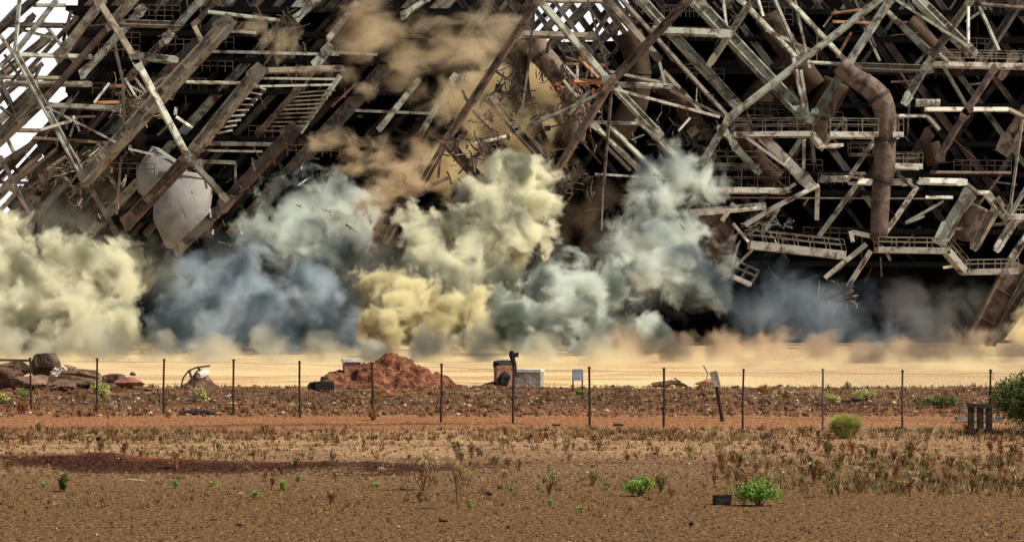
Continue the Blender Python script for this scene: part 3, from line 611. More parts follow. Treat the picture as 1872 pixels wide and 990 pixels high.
# blocks
def block(name, label, cat, poly_px, D, deep, mat, top=None, topc='cream', over=.08, rot=.18):
    x0, y0, x1, y1 = poly_px; s = D/F; a = P((x0+x1)/2, y1, D); w_ = (x1-x0)*s; h = (y1-y0)*s; zb = min(zat(a.x, D), a.z)
    o = empty(name, (a.x, D, zb), rot); tag(o, label, cat); H = a.z+h-zb
    bm = bmesh.new(); bmesh.ops.create_cube(bm, size=1); bmesh.ops.subdivide_edges(bm, edges=bm.edges[:], cuts=10, use_grid_fill=True)
    co = np.array([v.co[:] for v in bm.verts]); sc_ = np.array([w_, deep, H]); q = co*sc_
    q = q+.045*np.stack([fbm(q*2+k*5, 4, 40+k) for k in range(3)], 1)
    for v, c_ in zip(bm.verts, q): v.co = (c_[0], c_[1], c_[2]+H/2)
    me = bpy.data.meshes.new('wall'); bm.to_mesh(me); bm.free(); me.materials.append(MF[mat]); b = bpy.data.objects.new('wall', me); C.objects.link(b); b.parent = o
    if top:
        k = MB(); k.box((0, 0, H+top/2), (w_+over*2, deep+over*2, top)); me = bpy.data.meshes.new('cap'); me.from_pydata(k.v, [], k.f); me.materials.append(MF[topc]); b = bpy.data.objects.new('cap', me); C.objects.link(b); b.parent = o
    return o
block('concrete_block', 'reddish concrete block with a white cap standing on the red mound', 'block', (628, 661, 658, 690), 131.5, .7, 'redconc', .14, over=.06)
block('concrete_bunker', 'square grey concrete box with a pale lid beside the brick stub', 'concrete box', (942, 679, 991, 716), 130, 1.4, 'conc', .12, over=.03, rot=-.12)
block('brick_stub', 'dark broken brick stub left of the grey concrete box', 'brick stub', (905, 668, 936, 716), 129, .7, 'redconc', None, rot=.2)
rock('rock', 'dark rough lump of masonry on top of the brick stub', 'rock', 920, 672, 38, 16, 'black', 44, D=129)
rock('rock', 'black hollow lump leaning on the front of the brick stub', 'rock', 921, 714, 26, 36, 'black', 45, D=128.5)
t = empty('steel_stanchion', P(938, 678, 129)); tag(t, 'black bent steel stanchion with a hooked end above the brick stub', 'post')
mb = MB(); mb.tube([P(941, 690, 129), P(940, 665, 129), P(935, 648, 129), P(936, 641, 129)], .11, 8); mb.build('shaft', MF['black'], t)
mb = MB(); mb.tube([P(936, 654, 129), P(941, 648, 129), P(945, 645, 129), P(944, 652, 129)], .10, 8); mb.build('hook', MF['black'], t)
t = empty('engine_scrap', gp(592, 714)); tag(t, 'low black machinery scrap at the left foot of the red mound', 'scrap'); c0 = gp(592, 714)
mb = MB(); mb.box(c0+Vector((0, 0, .22)), (.8, .6, .36), Matrix.Rotation(.2, 3, 'Z')); mb.build('casing', MF['black'], t)
mb = MB(); mb.tube([c0+Vector((-.5, -.2, .18)), c0+Vector((-.5, .3, .18))], .2, 12); mb.build('wheel', MF['black'], t)
mb = MB(); mb.tube([c0+Vector((-.1, -.1, .4)), c0+Vector((-.1, -.1, .58)), c0+Vector((.2, -.1, .55))], .05, 8); mb.build('pipe', M['d'], t)
# sign on two posts
t = empty('notice_board', gp(1056, 718)); tag(t, 'small grey notice board on two thin dark posts behind the fence', 'sign'); g0 = gp(1056, 718); sD = g0.y
for x in (1047.5, 1064.5):
    mb = MB(); mb.box((P(x, 700, sD)+Vector((0, 0, -.1))), (.06, .06, (720-674)/F*sD+.2)); mb.build('leg', MF['post'], t)
mb = MB(); mb.box(P(1056, 684.5, sD)+Vector((0, -.05, 0)), (.40, .02, .47)); mb.build('panel', MF['panel'], t)
# leaning post with a plate
t = empty('leaning_marker', gp(1322, 770)); tag(t, 'leaning dark marker stake with a pale plate near its top', 'marker'); g0 = gp(1322, 770); sD = g0.y
mb = MB(); mb.tube([g0-Vector((0, 0, .1)), P(1309, 700, sD)], [.07, .05], 8); mb.build('stake', MF['post'], t)
mb = MB(); mb.box(P(1307, 692, sD)+Vector((0, -.07, 0)), (.24, .03, .5), Matrix.Rotation(-.25, 3, 'Y')); mb.build('plate', MF['conc'], t)
# fence
posts = [(-180, 743, 654), (-60, 746, 655), (57, 749, 656), (176, 752, 657), (299, 755, 658), (427, 758, 659), (549, 763, 662), (681, 767, 665), (806, 770, 667), (938, 775, 671), (1078, 778, 673), (1213, 782, 675), (1358, 784, 677), (1504, 787, 676), (1650, 790, 679), (1811, 792, 678), (1990, 797, 682), (2180, 804, 686), (2390, 812, 690)]
t = empty('fence', gp(938, 775)); tag(t, 'sparse wire fence of thin dark posts crossing the whole field', 'fence'); tops = []
fr = random.Random(4)
for x, yb, yt in posts:
    g0 = gp(x, yb); top = P(x+fr.uniform(-2, 2), yt, g0.y); tops.append((g0, top))
    mb = MB(); r_ = .036 if x < 1300 else .03
    mb.tube([g0-Vector((0, 0, .15)), g0.lerp(top, .5)+Vector((fr.uniform(-.02, .02), 0, 0)), top], [r_*1.15, r_, r_], 7); pm = mb.build('post', MF['post'] if x != 1504 and x != 1650 else M['r'], t)
    mb = MB(); mb.tube([top, top+Vector((0, 0, .05))], r_*1.5, 7); mb.build('cap', MF['conc'] if x in (1504,) else MF['post'], pm)
for k in (.97, .72, .45, .2):
    mb = MB()
    for (a, b), (c, d) in zip(tops[:-1], tops[1:]):
        p, q = a.lerp(b, k), c.lerp(d, k); mid = (p+q)/2-Vector((0, 0, .03)); mb.tube([p, mid, q], .004, 4, cap=False)
    mb.build('wire', MF['post'], t)
# far right: three posts with a rail, pale trough behind
g0 = gp(1790, 797); t = empty('post_stand', g0); tag(t, 'low black stand of three thick posts joined by a top rail', 'post stand'); sD = g0.y
for x in (1775, 1792, 1808):
    mb = MB(); mb.box(P(x, 768, sD)-Vector((0, 0, .05)), (.17, .17, 52/F*sD+.2)); mb.build('leg', MF['post'], t)
mb = MB(); mb.box(P(1790, 741, sD)-Vector((0, .02, 0)), (.66, .2, .1), Matrix.Rotation(.08, 3, 'Y')); mb.build('rail', MF['post'], t)
mb = MB(); mb.box(P(1792, 786, sD)-Vector((0, .02, 0)), (.62, .1, .1)); mb.build('lower_rail', MF['post'], t)
g0 = gp(1790, 770); t = empty('concrete_trough', g0); tag(t, 'long pale concrete trough on the ground behind the black post stand', 'trough')
mb = MB(); mb.box(g0+Vector((0, 0, .12)), (1.5, .5, .12)); mb.build('basin', MF['conc'], t); mb = MB(); mb.box(g0+Vector((0, .0, .38)), (1.1, .3, .05)); mb.build('shelf', MF['conc'], t)
# rubble with bars right of centre
rock('concrete_slab', 'broken brown slab lying low right of the notice board', 'slab', 1215, 713, 62, 12, seed=51, tilt=-.12, D=131)
rock('concrete_slab', 'upper tilted slab of the low rubble right of the notice board', 'slab', 1240, 708, 40, 10, seed=52, tilt=.35, D=131.5)
rock('boulder', 'pale brown rubble lump behind the leaning marker', 'boulder', 1292, 714, 50, 16, 'redconc', 53, D=131)
rock('stone', 'small concrete stump among pale bushes on the right', 'stone', 1552, 712, 14, 16, 'conc', 54, D=128)
t = empty('bent_rod', P(1290, 700, 131)); tag(t, 'thin bent rod curling up from the rubble near the leaning marker', 'rod')
mb = MB(); mb.tube([P(1270, 712, 131), P(1290, 698, 131), P(1294, 682, 131), P(1286, 668, 131)], .025, 6); mb.build('bar', MF['rock'], t)
t = empty('bent_rod', P(1240, 700, 130)); tag(t, 'straight rod sticking out of the slabs right of the notice board', 'rod')
mb = MB(); mb.tube([P(1232, 690, 130), P(1262, 712, 130)], .03, 6); mb.build('bar', MF['post'], t)
# things lying on the ground
o = rock('tarpaulin', 'flat black tarpaulin roll lying on the track by the fence', 'tarpaulin', 363, 757, 74, 9, 'black', 61)
o = rock('stump', 'small black stump standing in the pale gravel on the left', 'stump', 280, 791, 13, 9, 'black', 62)
g0 = gp(1320, 922); t = empty('plastic_crate', g0, .2); tag(t, 'small black crate on the gravel left of the bright green bush', 'crate')
k = MB()
for c_, z_ in (((0, -.1, .1), (.30, .02, .17)), ((0, .1, .1), (.30, .02, .17)), ((-.15, 0, .1), (.02, .18, .17)), ((.15, 0, .1), (.02, .18, .17)), ((0, 0, .02), (.28, .18, .02))): k.box(c_, z_)
me = bpy.data.meshes.new('tub'); me.from_pydata(k.v, [], k.f); me.materials.append(MF['black']); b = bpy.data.objects.new('tub', me); C.objects.link(b); b.parent = t
k = MB(); k.box((0, -.112, .18), (.32, .012, .03)); me = bpy.data.meshes.new('lip'); me.from_pydata(k.v, [], k.f); me.materials.append(MF['black']); b = bpy.data.objects.new('lip', me); C.objects.link(b); b.parent = t
g0 = gp(240, 881); t = empty('stick', g0); tag(t, 'pale stick lying on the gravel near the left green weed', 'stick')
mb = MB(); mb.tube([g0+Vector((-.25, .1, .03)), g0+Vector((0, 0, .06)), g0+Vector((.3, -.02, .03))], [.012, .018, .012], 6); mb.build('branch', MF['straw'], t)
ck = [(183, 806, 16, 10), (810, 953, 22, 9), (895, 905, 18, 8), (440, 960, 18, 9), (1265, 960, 12, 8), (930, 965, 10, 8), (1197, 830, 10, 5), (1018, 775, 18, 5), (1130, 778, 22, 4), (1240, 785, 12, 5), (700, 757, 14, 5)]
for i, (x, y, w_, h_) in enumerate(ck):
    rock('clod', 'dark brown clod of earth on the open gravel', 'clod', x, y, w_, h_, 'rock' if i % 2 else 'black', 70+i, group='dark clods on the gravel')

# ---- vegetation
def leafquads(mb, c, r, n, size, rg, droop=0, updir=False):
    for i in range(n):
        while True:
            p = Vector((rg.uniform(-1, 1), rg.uniform(-1, 1), rg.uniform(-1, 1)))
            if .12 < p.length < 1: break
        q = Vector((c[0]+p.x*r[0], c[1]+p.y*r[1], c[2]+p.z*r[2]))
        a = Vector((rg.gauss(0, 1), rg.gauss(0, 1), rg.gauss(0, 1)+(1.2 if updir else .2))).normalized(); b = a.cross(Vector((rg.gauss(0, 1), rg.gauss(0, 1), rg.gauss(0, 1)))).normalized()
        L = size*rg.uniform(.6, 1.5); W_ = L*.34
        mb.add([q-a*L/2, q+b*W_/2, q+a*L/2, q-b*W_/2], [(0, 1, 2, 3)])
def bush(label, px, py, wpx, hpx, leaf, stem, n, size, seed, clumps=7, name='bush', cat='bush', group=None, updir=False):
    rg = random.Random(seed); g0 = gp(px, py); s = g0.y/F; w_ = wpx*s/2; h = hpx*s; o = empty(name, g0); tag(o, label, cat, group)
    lf = MB(); stm = MB(); 
    for k in range(clumps):
        a = rg.uniform(0, 6.28); rr_ = rg.uniform(0, .62); c = Vector((math.cos(a)*rr_*w_, math.sin(a)*rr_*w_*.8, h*rg.uniform(.35, .72)*(1-.35*rr_)))
        rad = (w_*rg.uniform(.28, .42), w_*rg.uniform(.28, .42), h*rg.uniform(.2, .32))
        stm.tube([Vector((0, 0, -.03)), c*.5+Vector((0, 0, .03)), c], [.012+.006*h, .009, .004], 5); leafquads(lf, c, rad, n//clumps, size, rg, updir=updir)
        for j in range(3):
            d = c+Vector((rg.uniform(-1.2, 1.2)*rad[0], rg.uniform(-1.2, 1.2)*rad[1], rg.uniform(0, 1.2)*rad[2])); stm.tube([c, d], [.005, .002], 4); leafquads(lf, d, (size*1.3,)*3, 6, size, rg, updir=updir)
    for nm, m_, mt in (('foliage', lf, leaf), ('stem', stm, stem)):
        me = bpy.data.meshes.new(nm); me.from_pydata([tuple(v) for v in m_.v], [], m_.f); me.materials.append(MF[mt]); b = bpy.data.objects.new(nm, me); C.objects.link(b); b.parent = o
    return o
def tussock(label, px, py, wpx, hpx, mat, n, seed, name='tussock', cat='grass tussock', group=None, spread=1.0, base='straw', bw=.012):
    rg = random.Random(seed); g0 = gp(px, py); s = g0.y/F; w_ = wpx*s/2; h = hpx*s; m_ = MB()
    for i in range(n):
        a = rg.uniform(0, 6.28); r0 = rg.uniform(0, .25)*w_; sp = rg.uniform(.05, 1)*spread; L = h*rg.uniform(.6, 1.1)
        p0 = Vector((math.cos(a)*r0, math.sin(a)*r0, -.02)); d = Vector((math.cos(a)*sp*w_, math.sin(a)*sp*w_, 0))
        p1 = p0+d*.45+Vector((0, 0, L*.72*(1-.2*sp))); p2 = p0+d+Vector((0, 0, L*(1-.45*sp*sp)))
        t_ = Vector((-math.sin(a+rg.uniform(-1, 1)), math.cos(a), 0))*bw
        m_.add([p0-t_, p0+t_, p1+t_*.8, p1-t_*.8, p2], [(0, 1, 2, 3), (3, 2, 4)])
    me = bpy.data.meshes.new(name); me.from_pydata([tuple(v) for v in m_.v], [], m_.f); me.materials.append(MF[mat])
    o = bpy.data.objects.new(name, me); C.objects.link(o); o.location = g0; tag(o, label, cat, group); return o
def shrub(label, px, py, wpx, hpx, seed, stemmat='dry', leafmat='straw', name='dry_shrub', cat='shrub', depth=4, nl=4, size=.035, group=None):
    rg = random.Random(seed); g0 = gp(px, py); s = g0.y/F; w_ = wpx*s/2; h = hpx*s; o = empty(name, g0); tag(o, label, cat, group); st_ = MB(); lf = MB()
    def grow(p, d, L, r, k):
        q = p+d*L; st_.tube([p, (p+q)/2+Vector((rg.gauss(0, .06), rg.gauss(0, .06), 0))*L, q], [r, r*.85, r*.65], 4, cap=False)
        if k <= 2: leafquads(lf, q, (L*.35,)*3, nl, size, rg)
        if k == 0: return
        for _ in range(rg.choice((2, 3, 3))):
            e = (d+Vector((rg.gauss(0, .42)*w_/h*2, rg.gauss(0, .42)*w_/h*2, rg.uniform(-.1, .35)))).normalized(); grow(q, e, L*rg.uniform(.6, .9), r*.62, k-1)
    for _ in range(5):
        grow(Vector((rg.gauss(0, .02), rg.gauss(0, .02), -.03)), Vector((rg.gauss(0, .5)*w_/h*1.6, rg.gauss(0, .4)*w_/h, 1)).normalized(), h*.30, .012*h/.8+.003, depth)
    zmax = max(v[2] for v in st_.v); k = h/zmax; xm = max(abs(v[0]) for v in st_.v); kx = min(1.2, w_/xm*1.05)
    for nm, m_, mt in (('branches', st_, stemmat), ('leaves', lf, leafmat)):
        me = bpy.data.meshes.new(nm); me.from_pydata([(v[0]*kx, v[1]*kx, v[2]*k) for v in m_.v], [], m_.f); me.materials.append(MF[mt]); b = bpy.data.objects.new(nm, me); C.objects.link(b); b.parent = o
    return o
shrub('wide leafless brown shrub with dry yellow seed heads in the middle foreground', 775, 895, 82, 76, 1, nl=6)
shrub('tall narrow dry shrub right of the wide brown shrub', 838, 930, 44, 96, 2, nl=5)
shrub('rust coloured dry shrub on the gravel above the bright green bush', 1328, 862, 60, 34, 3, 'rust', 'rust', nl=2, depth=3)
shrub('pale straw shrub standing beyond the fence on the right', 1430, 748, 46, 44, 4, 'straw', 'straw', nl=8, size=.07)
bush('bright green bush in the foreground beside the black crate', 1388, 924, 96, 56, 'green', 'dry', 4200, .05, 5, 13)
tussock('yellow dry grass sprouting above the bright green bush', 1402, 888, 54, 40, 'straw', 160, 6)
bush('low round green bush in the foreground right of the dry shrubs', 1172, 906, 78, 40, 'green', 'dry', 2200, .045, 7, 10)
bush('thin olive bush just right of the low round green bush', 1208, 900, 30, 42, 'dgreen', 'dry', 300, .045, 8, 4)
bush('small dark green weed in the left foreground', 118, 898, 34, 38, 'dgreen', 'dry', 700, .05, 9, 6)
bush('round yellow green bush beside the left rubble heap', 187, 726, 48, 32, 'ygreen', 'dry', 1600, .1, 10, 9)
bush('pale green bush below the small mound with the white rock', 372, 738, 30, 30, 'ygreen', 'straw', 600, .09, 11, 6)
bush('yellow green bush at the left edge beyond the fence', 6, 735, 26, 24, 'ygreen', 'dry', 500, .09, 12, 5)
bush('small green bush left of the first fence posts', 42, 728, 20, 16, 'green', 'dry', 400, .07, 13, 5)
bush('dark brown bush at the foot of the leftmost fence post', 38, 755, 38, 34, 'rust', 'dry', 700, .08, 14, 6)
bush('dark brown bush at the foot of the post in front of the red mound', 681, 768, 30, 24, 'rust', 'dry', 700, .07, 15, 6)
tussock('large rounded yellow green tussock just inside the fence on the right', 1546, 800, 88, 46, 'ygreen', 1900, 16, spread=1.0, bw=.014)
tussock('yellow dry tuft on the gravel near the left edge', 74, 784, 34, 20, 'straw', 160, 17)
bush('pale yellow bush beyond the fence by the concrete stump', 1575, 737, 60, 22, 'ygreen', 'straw', 1200, .08, 18, 9)
bush('pale bush left of the concrete stump', 1522, 735, 40, 20, 'ygreen', 'straw', 700, .08, 19, 6)
bush('large dark green bush at the right edge of the picture', 1888, 794, 200, 140, 'dgreen', 'dry', 15000, .10, 20, 34)
bush('sprawling dark green creeper beyond the fence on the far right', 1720, 745, 110, 22, 'dgreen', 'dry', 1500, .09, 21, 12)
bush('green grass clump behind the notice board', 1062, 722, 34, 14, 'green', 'straw', 500, .07, 22, 6)
bush('rust bush on the crest left of the pale straw shrub', 1392, 722, 36, 22, 'rust', 'dry', 600, .07, 23, 6)
bush('red brown bush standing on the crest right of centre', 1285, 722, 30, 12, 'rust', 'dry', 400, .07, 24, 5)
tussock('small green tuft left of the dry shrubs in the foreground', 518, 896, 22, 22, 'green', 160, 25, name='tussock')
for i, (x, y, w_) in enumerate([(465, 912, 20), (860, 932, 22), (935, 900, 18), (1005, 925, 14), (1060, 935, 14), (985, 895, 14), (1110, 895, 20), (320, 892, 22), (80, 890, 14), (545, 880, 16), (690, 890, 12), (1012, 880, 24), (1600, 895, 12), (387, 888, 14)]):
    bush('tiny green seedling on the bare gravel', x, y, w_, w_*.8, 'green', 'dry', 110, .04, 100+i, 4, name='seedling', cat='seedling', group='green seedlings on the gravel')
# countable dry weeds, copied with their parts
wr = random.Random(9); protos = []
for i in range(5): protos.append(shrub('small dry brown weed standing on the gravel', 1100+i*40, 845, 24, 26, 200+i, ('rust', 'dry', 'dry', 'dry', 'dry')[i], ('rust', 'olive', 'straw', 'dry', 'olive')[i], name='dry_weed', cat='weed', depth=2, nl=3, size=.04, group='small dry weeds on the gravel'))
spots = []
for _ in range(105): spots.append((wr.uniform(0, 1872), wr.uniform(795, 868), wr.uniform(.5, 1.1)))
for _ in range(95):
    x = wr.uniform(1300, 1872); spots.append((x, wr.uniform(825, 912), wr.uniform(.6, 1.15)))
for _ in range(20): spots.append((wr.uniform(380, 1250), wr.uniform(865, 925), wr.uniform(.5, .9)))
for i, (x, y, k) in enumerate(spots):
    s0 = protos[i % 5]
    if i < 5: o = s0
    else:
        o = s0.copy(); C.objects.link(o)
        for ch in s0.children: c2 = ch.copy(); C.objects.link(c2); c2.parent = o
    o.location = gp(x, y); o.rotation_euler.z = wr.uniform(0, 6.28); o.scale = (k, k, k*wr.uniform(.7, 1.3))
# uncountable dry grass and pebbles
def grassmat():
    m, nt, b = newmat('mixed dry grass'); a = N(nt, 'ShaderNodeVertexColor'); a.layer_name = 'tint'; nt.links.new(a.outputs[0], b.inputs['Base Color']); b.inputs['Roughness'].default_value = .9; b.inputs['Specular IOR Level'].default_value = .1
    return m
def grass():
    g = np.random.default_rng(5); vs = []; fs = []; cs = []; n = 0
    pal = np.array([(.10, .045, .02), (.19, .11, .05), (.42, .31, .16), (.30, .13, .05), (.05, .025, .012), (.22, .20, .06)])
    def put(cnt, pyr, pxr, hpx, blades, pw, spreadk=1.):
        nonlocal n
        px = g.uniform(*pxr, cnt); py = g.uniform(*pyr, cnt); D = F*CH/(py-553); X = (px-936)/F*D
        z = terrain_z(X, D); keep = noise(np.stack([X*.5, D*.25, X*0], 1), 77) > g.uniform(-1.1, .6, cnt)
        for x, d, zz in zip(X[keep], D[keep], z[keep]):
            c = pal[g.choice(6, p=pw)]*g.uniform(.6, 1.3); h0 = hpx*d/F*g.uniform(.5, 1.3)
            for b in range(blades):
                a = g.uniform(0, 6.28); L = h0*g.uniform(.5, 1); sp = g.uniform(.1, .6)*h0*spreadk; w_ = max(.009, d*.00016); o = g.normal(0, h0*.25, 2)
                vs.extend([(x+o[0]-w_, d+o[1], zz-.01), (x+o[0]+w_, d+o[1], zz-.01), (x+o[0]+math.cos(a)*sp, d+o[1]+math.sin(a)*sp, zz+L)])
                fs.append((n, n+1, n+2)); n += 3; cs.extend([(*c, 1)]*3)
    put(2600, (782, 840), (-80, 1950), 10, 6, (.15, .25, .35, .15, .05, .05))
    put(5200, (708, 762), (-80, 1950), 8, 6, (.25, .25, .2, .1, .15, .05))
    put(2600, (785, 806), (-80, 1950), 9, 6, (.2, .2, .3, .2, .05, .05))
    put(1500, (838, 905), (1330, 1950), 14, 7, (.10, .25, .20, .02, .13, .30), .7)
    put(900, (866, 930), (-80, 1300), 10, 5, (.15, .35, .2, .1, .05, .15))
    put(500, (925, 985), (-80, 1950), 8, 4, (.3, .4, .1, .1, .1, 0))
    put(700, (800, 806), (-80, 1950), 13, 6, (.2, .2, .3, .2, .05, .05))
    me = bpy.data.meshes.new('dry_grass'); me.from_pydata(vs, [], fs); me.update()
    at = me.color_attributes.new('tint', 'FLOAT_COLOR', 'POINT'); at.data.foreach_set('color', np.array(cs).ravel()); me.materials.append(grassmat())
    o = bpy.data.objects.new('dry_grass', me); C.objects.link(o); tag(o, kind='stuff', label='short dry brown and straw grass scattered over the field', cat='grass')
    # pebbles and crumbs of earth
    vs = []; fs = []; cs = []; n = 0
    base = np.array([(1, 0, 0), (0, 1, 0), (-1, 0, 0), (0, -1, 0), (0, 0, 1), (0, 0, -.4)]); bf = [(0, 1, 4), (1, 2, 4), (2, 3, 4), (3, 0, 4), (1, 0, 5), (2, 1, 5), (3, 2, 5), (0, 3, 5)]
    palp = np.array([(.05, .028, .015), (.16, .095, .05), (.30, .20, .11), (.18, .08, .04), (.42, .32, .21)])
    def peb(cnt, pyr, lo, hi, pw):
        nonlocal n
        px = g.uniform(-80, 1950, cnt); py = g.uniform(*pyr, cnt); D = F*CH/(py-553); X = (px-936)/F*D; z = terrain_z(X, D)
        for x, d, zz in zip(X, D, z):
            r = g.uniform(lo, hi)**1.0*(g.random()**2+.35); c = palp[g.choice(5, p=pw)]*g.uniform(.7, 1.2)
            q = base*r*g.uniform(.6, 1.2, (6, 1))*np.array([1, 1, .7])+np.array([x, d, zz+r*.15]); vs.extend(map(tuple, q)); fs.extend([tuple(i+n for i in f) for f in bf]); n += 6; cs.extend([(*c, 1)]*6)
    peb(12000, (868, 1000), .012, .032, (.36, .42, .13, .08, .01)); peb(5000, (780, 868), .02, .06, (.3, .3, .2, .15, .05)); peb(5200, (706, 760), .03, .13, (.35, .25, .15, .2, .05)); peb(1800, (726, 742), .03, .10, (.4, .1, .2, .1, .2))
    me = bpy.data.meshes.new('gravel'); me.from_pydata(vs, [], fs); me.update()
    at = me.color_attributes.new('tint', 'FLOAT_COLOR', 'POINT'); at.data.foreach_set('color', np.array(cs).ravel()); me.materials.append(grassmat())
    o = bpy.data.objects.new('gravel', me); C.objects.link(o); tag(o, kind='stuff', label='loose gravel and crumbs of brown earth over the field', cat='gravel')
grass()
# ---------------------------------------------------------------- debris thrown out of the collapse
dr = random.Random(21)
for i in range(70):
    if i < 30: x, y = dr.uniform(330, 690), dr.uniform(300, 480)
    elif i < 45: x, y = dr.uniform(820, 1000), dr.uniform(120, 330)
    elif i < 55: x, y = dr.uniform(80, 260), dr.uniform(260, 430)
    else: x, y = dr.uniform(1000, 1300), dr.uniform(150, 420)
    D = dr.uniform(222, 240) if y > 330 else dr.uniform(250, 258); s = D/F; c = P(x, y, D); ang = dr.uniform(0, 3.14); L = dr.uniform(4, 26)*s
    d = Vector((math.cos(ang)*L/2, dr.uniform(-.2, .2), math.sin(ang)*L/2)); mb = MB(); w_ = dr.uniform(1.2, 3)*s
    mb.bar(c-d, c+d, w_, w_*.5); e = c+d*dr.uniform(-.6, .6); mb.bar(e, e+Vector((dr.gauss(0, .15), 0, dr.gauss(0, .25))), w_*.7, w_*.4)
    o = mb.build('steel_fragment', M[dr.choice('wttrd')], None, origin=c); tag(o, 'thin steel fragment thrown into the air by the collapse', 'fragment', 'steel fragments flying in the air')
def tangle(label, cx, cy, D, w, h, n, seed, mats='dr'):
    rg = random.Random(seed); s = D/F; o = empty('torn_steelwork', P(cx, cy, D)); tag(o, label, 'wreckage'); a = MB(); b = MB()
    for i in range(n):
        p = Vector((rg.gauss(0, .4)*w*s, rg.gauss(0, .5), rg.gauss(0, .4)*h*s)); q = [p]
        dd = Vector((rg.gauss(0, 1), rg.gauss(0, .4), rg.gauss(0, 1))).normalized()
        for k in range(3): dd = (dd+Vector((rg.gauss(0, .6), rg.gauss(0, .2), rg.gauss(0, .6)))).normalized(); q.append(q[-1]+dd*rg.uniform(.2, .7))
        (a if i % 3 else b).tube([P(cx, cy, D)+v for v in q], rg.uniform(.03, .09), 5)
        if i % 4 == 0: pl = MB(); pl.box(P(cx, cy, D)+q[1], (rg.uniform(.3, 1.0), .06, rg.uniform(.2, .8)), Matrix.Rotation(rg.uniform(0, 3), 3, 'Y')); pl.build('torn_plate', M[mats[1]], o)
    b.v and tag(b.build('twisted_rods', M[mats[1]], o), kind='stuff'); tag(a.build('bent_rods', M[mats[0]], o), kind='stuff')
tangle('dark torn steel hanging inside the apex of the middle truss', 935, 165, FD+3, 60, 80, 46, 1, 'dd')
tangle('torn rusty steel wrapped around the broken corner of the truss', 860, 262, FD-6, 60, 70, 50, 2, 'dr')
tangle('spray of twisted bars at the lowest tip of the middle truss', 735, 360, FD-7, 36, 36, 22, 3, 'dr')
tangle('pale and orange wreckage behind the crossing of the middle truss', 1065, 185, FD+1, 60, 60, 50, 4, 'to')
tangle('dark tangle of bars above the middle truss crossing', 1075, 110, FD+4, 60, 30, 40, 5, 'dd')
tangle('rust red tangle where the middle braces meet the smoke', 1020, 330, FD-4, 70, 40, 50, 6, 'rd')
tangle('rusty wreckage between the middle truss and the walkways', 1280, 240, FD+2, 70, 50, 46, 7, 'rd')
tangle('pale wreckage hanging under the broken cross brace on the right', 1400, 405, FD-1, 50, 30, 30, 8, 'wd')
tangle('torn walkway wreckage dangling into the smoke on the right', 1530, 550, FD-4, 46, 24, 40, 9, 'td')
tangle('crumpled steelwork at the left end of the leaning frame', 120, 320, FD, 110, 60, 70, 10, 'tr')
tangle('crumpled pale steel behind the great cross on the left', 255, 185, FD+1, 60, 50, 46, 11, 'tr')
tangle('dark crumpled platform in the air at the top left of centre', 530, 55, FD-4, 26, 30, 34, 12, 'dd')
tangle('broken dark sheet steel right of the truss apex', 1040, 130, FD+5, 60, 40, 40, 13, 'dd')
YEL = (.98, .92, .63); CRM = (.97, .95, .74); BLU = (.60, .71, .78); GRN = (.86, .92, .84); TAN = (.90, .74, .50); GOLD = (.99, .87, .55)
DGR = (.40, .44, .42); DBL = (.30, .37, .43); DBR = (.42, .34, .24)
cloud('pale yellow billowing dust cloud at the left edge of the frame', [(10,415,236,44),(-30,530,216,97),(40,520,218,82),(110,500,222,71),(180,510,226,71),(40,600,208,71),(130,600,206,68),(225,500,232,51),(205,590,212,63),(10,440,232,46)], CRM, 2.0, 2.0, .34, 1.0, 1, col2=(.34,.34,.22))
cloud('blue grey dust cloud between the left girders and the centre', [(300,620,214,51),(360,570,220,71),(440,540,224,85),(510,590,214,74),(410,620,206,55),(560,520,230,68),(610,600,216,68),(370,490,232,46),(660,620,218,55)], BLU, .9, 2.4, .32, 1.6, 2, col2=(.09,.13,.16))
cloud('pale grey dust puff rising beside the falling girder', [(560,385,236,66),(620,375,238,57),(530,440,232,71),(610,450,234,68),(655,400,240,43),(470,430,238,46),(500,350,240,23)], GRN, .9, 2.3, .36, 1.5, 3, col2=(.14,.17,.17))
cloud('cream dust column rising at the centre of the collapse', [(955,312,233,30),(945,345,232,64),(905,390,230,66),(970,375,231,48),(930,440,228,71),(860,440,227,59),(790,440,232,55),(760,500,224,63),(830,510,218,74),(895,520,218,63)], CRM, 2.4, 2.2, .38, 1.0, 4, col2=(.30,.31,.23))
cloud('yellow dust boiling at the foot of the central column', [(740,550,206,59),(712,600,203,46),(785,590,207,57),(700,540,210,50),(850,580,208,63),(770,630,202,34)], YEL, 2.6, 1.6, .42, .9, 5, col2=(.42,.34,.18))
cloud('pale green grey dust cloud right of the central column', [(1010,530,214,60),(1065,520,216,58),(1125,530,218,50),(950,610,208,58),(1030,605,208,62),(1110,615,210,54),(1180,615,214,46),(925,570,212,42)], GRN, 2.0, 1.9, .34, 1.0, 6, col2=(.22,.26,.22))
cloud('light grey dust plume climbing to the right hand frame', [(1235,320,240,57),(1200,365,238,55),(1280,330,240,39),(1175,410,236,52),(1225,440,232,66),(1190,500,228,66),(1265,485,230,63),(1295,530,230,43),(1150,460,230,43)], GRN, 1.1, 2.2, .34, 1.5, 7, col2=(.16,.20,.22))
cloud('dim blue smoke under the right hand frame', [(1400,580,240,68),(1470,560,244,71),(1530,590,238,68),(1600,610,238,51),(1440,630,228,52)], (.42,.52,.60), .30, 2.3, .26, 3, 8, col2=(.2,.25,.3), rate=.9)
cloud('thin grey smoke under the far right walkway', [(1690,600,240,68),(1760,560,246,63),(1650,560,248,63),(1640,640,226,46),(1730,640,224,41)], (.42,.41,.37), .2, 2.2, .26, 3, 9, col2=(.2,.2,.2), rate=.9)
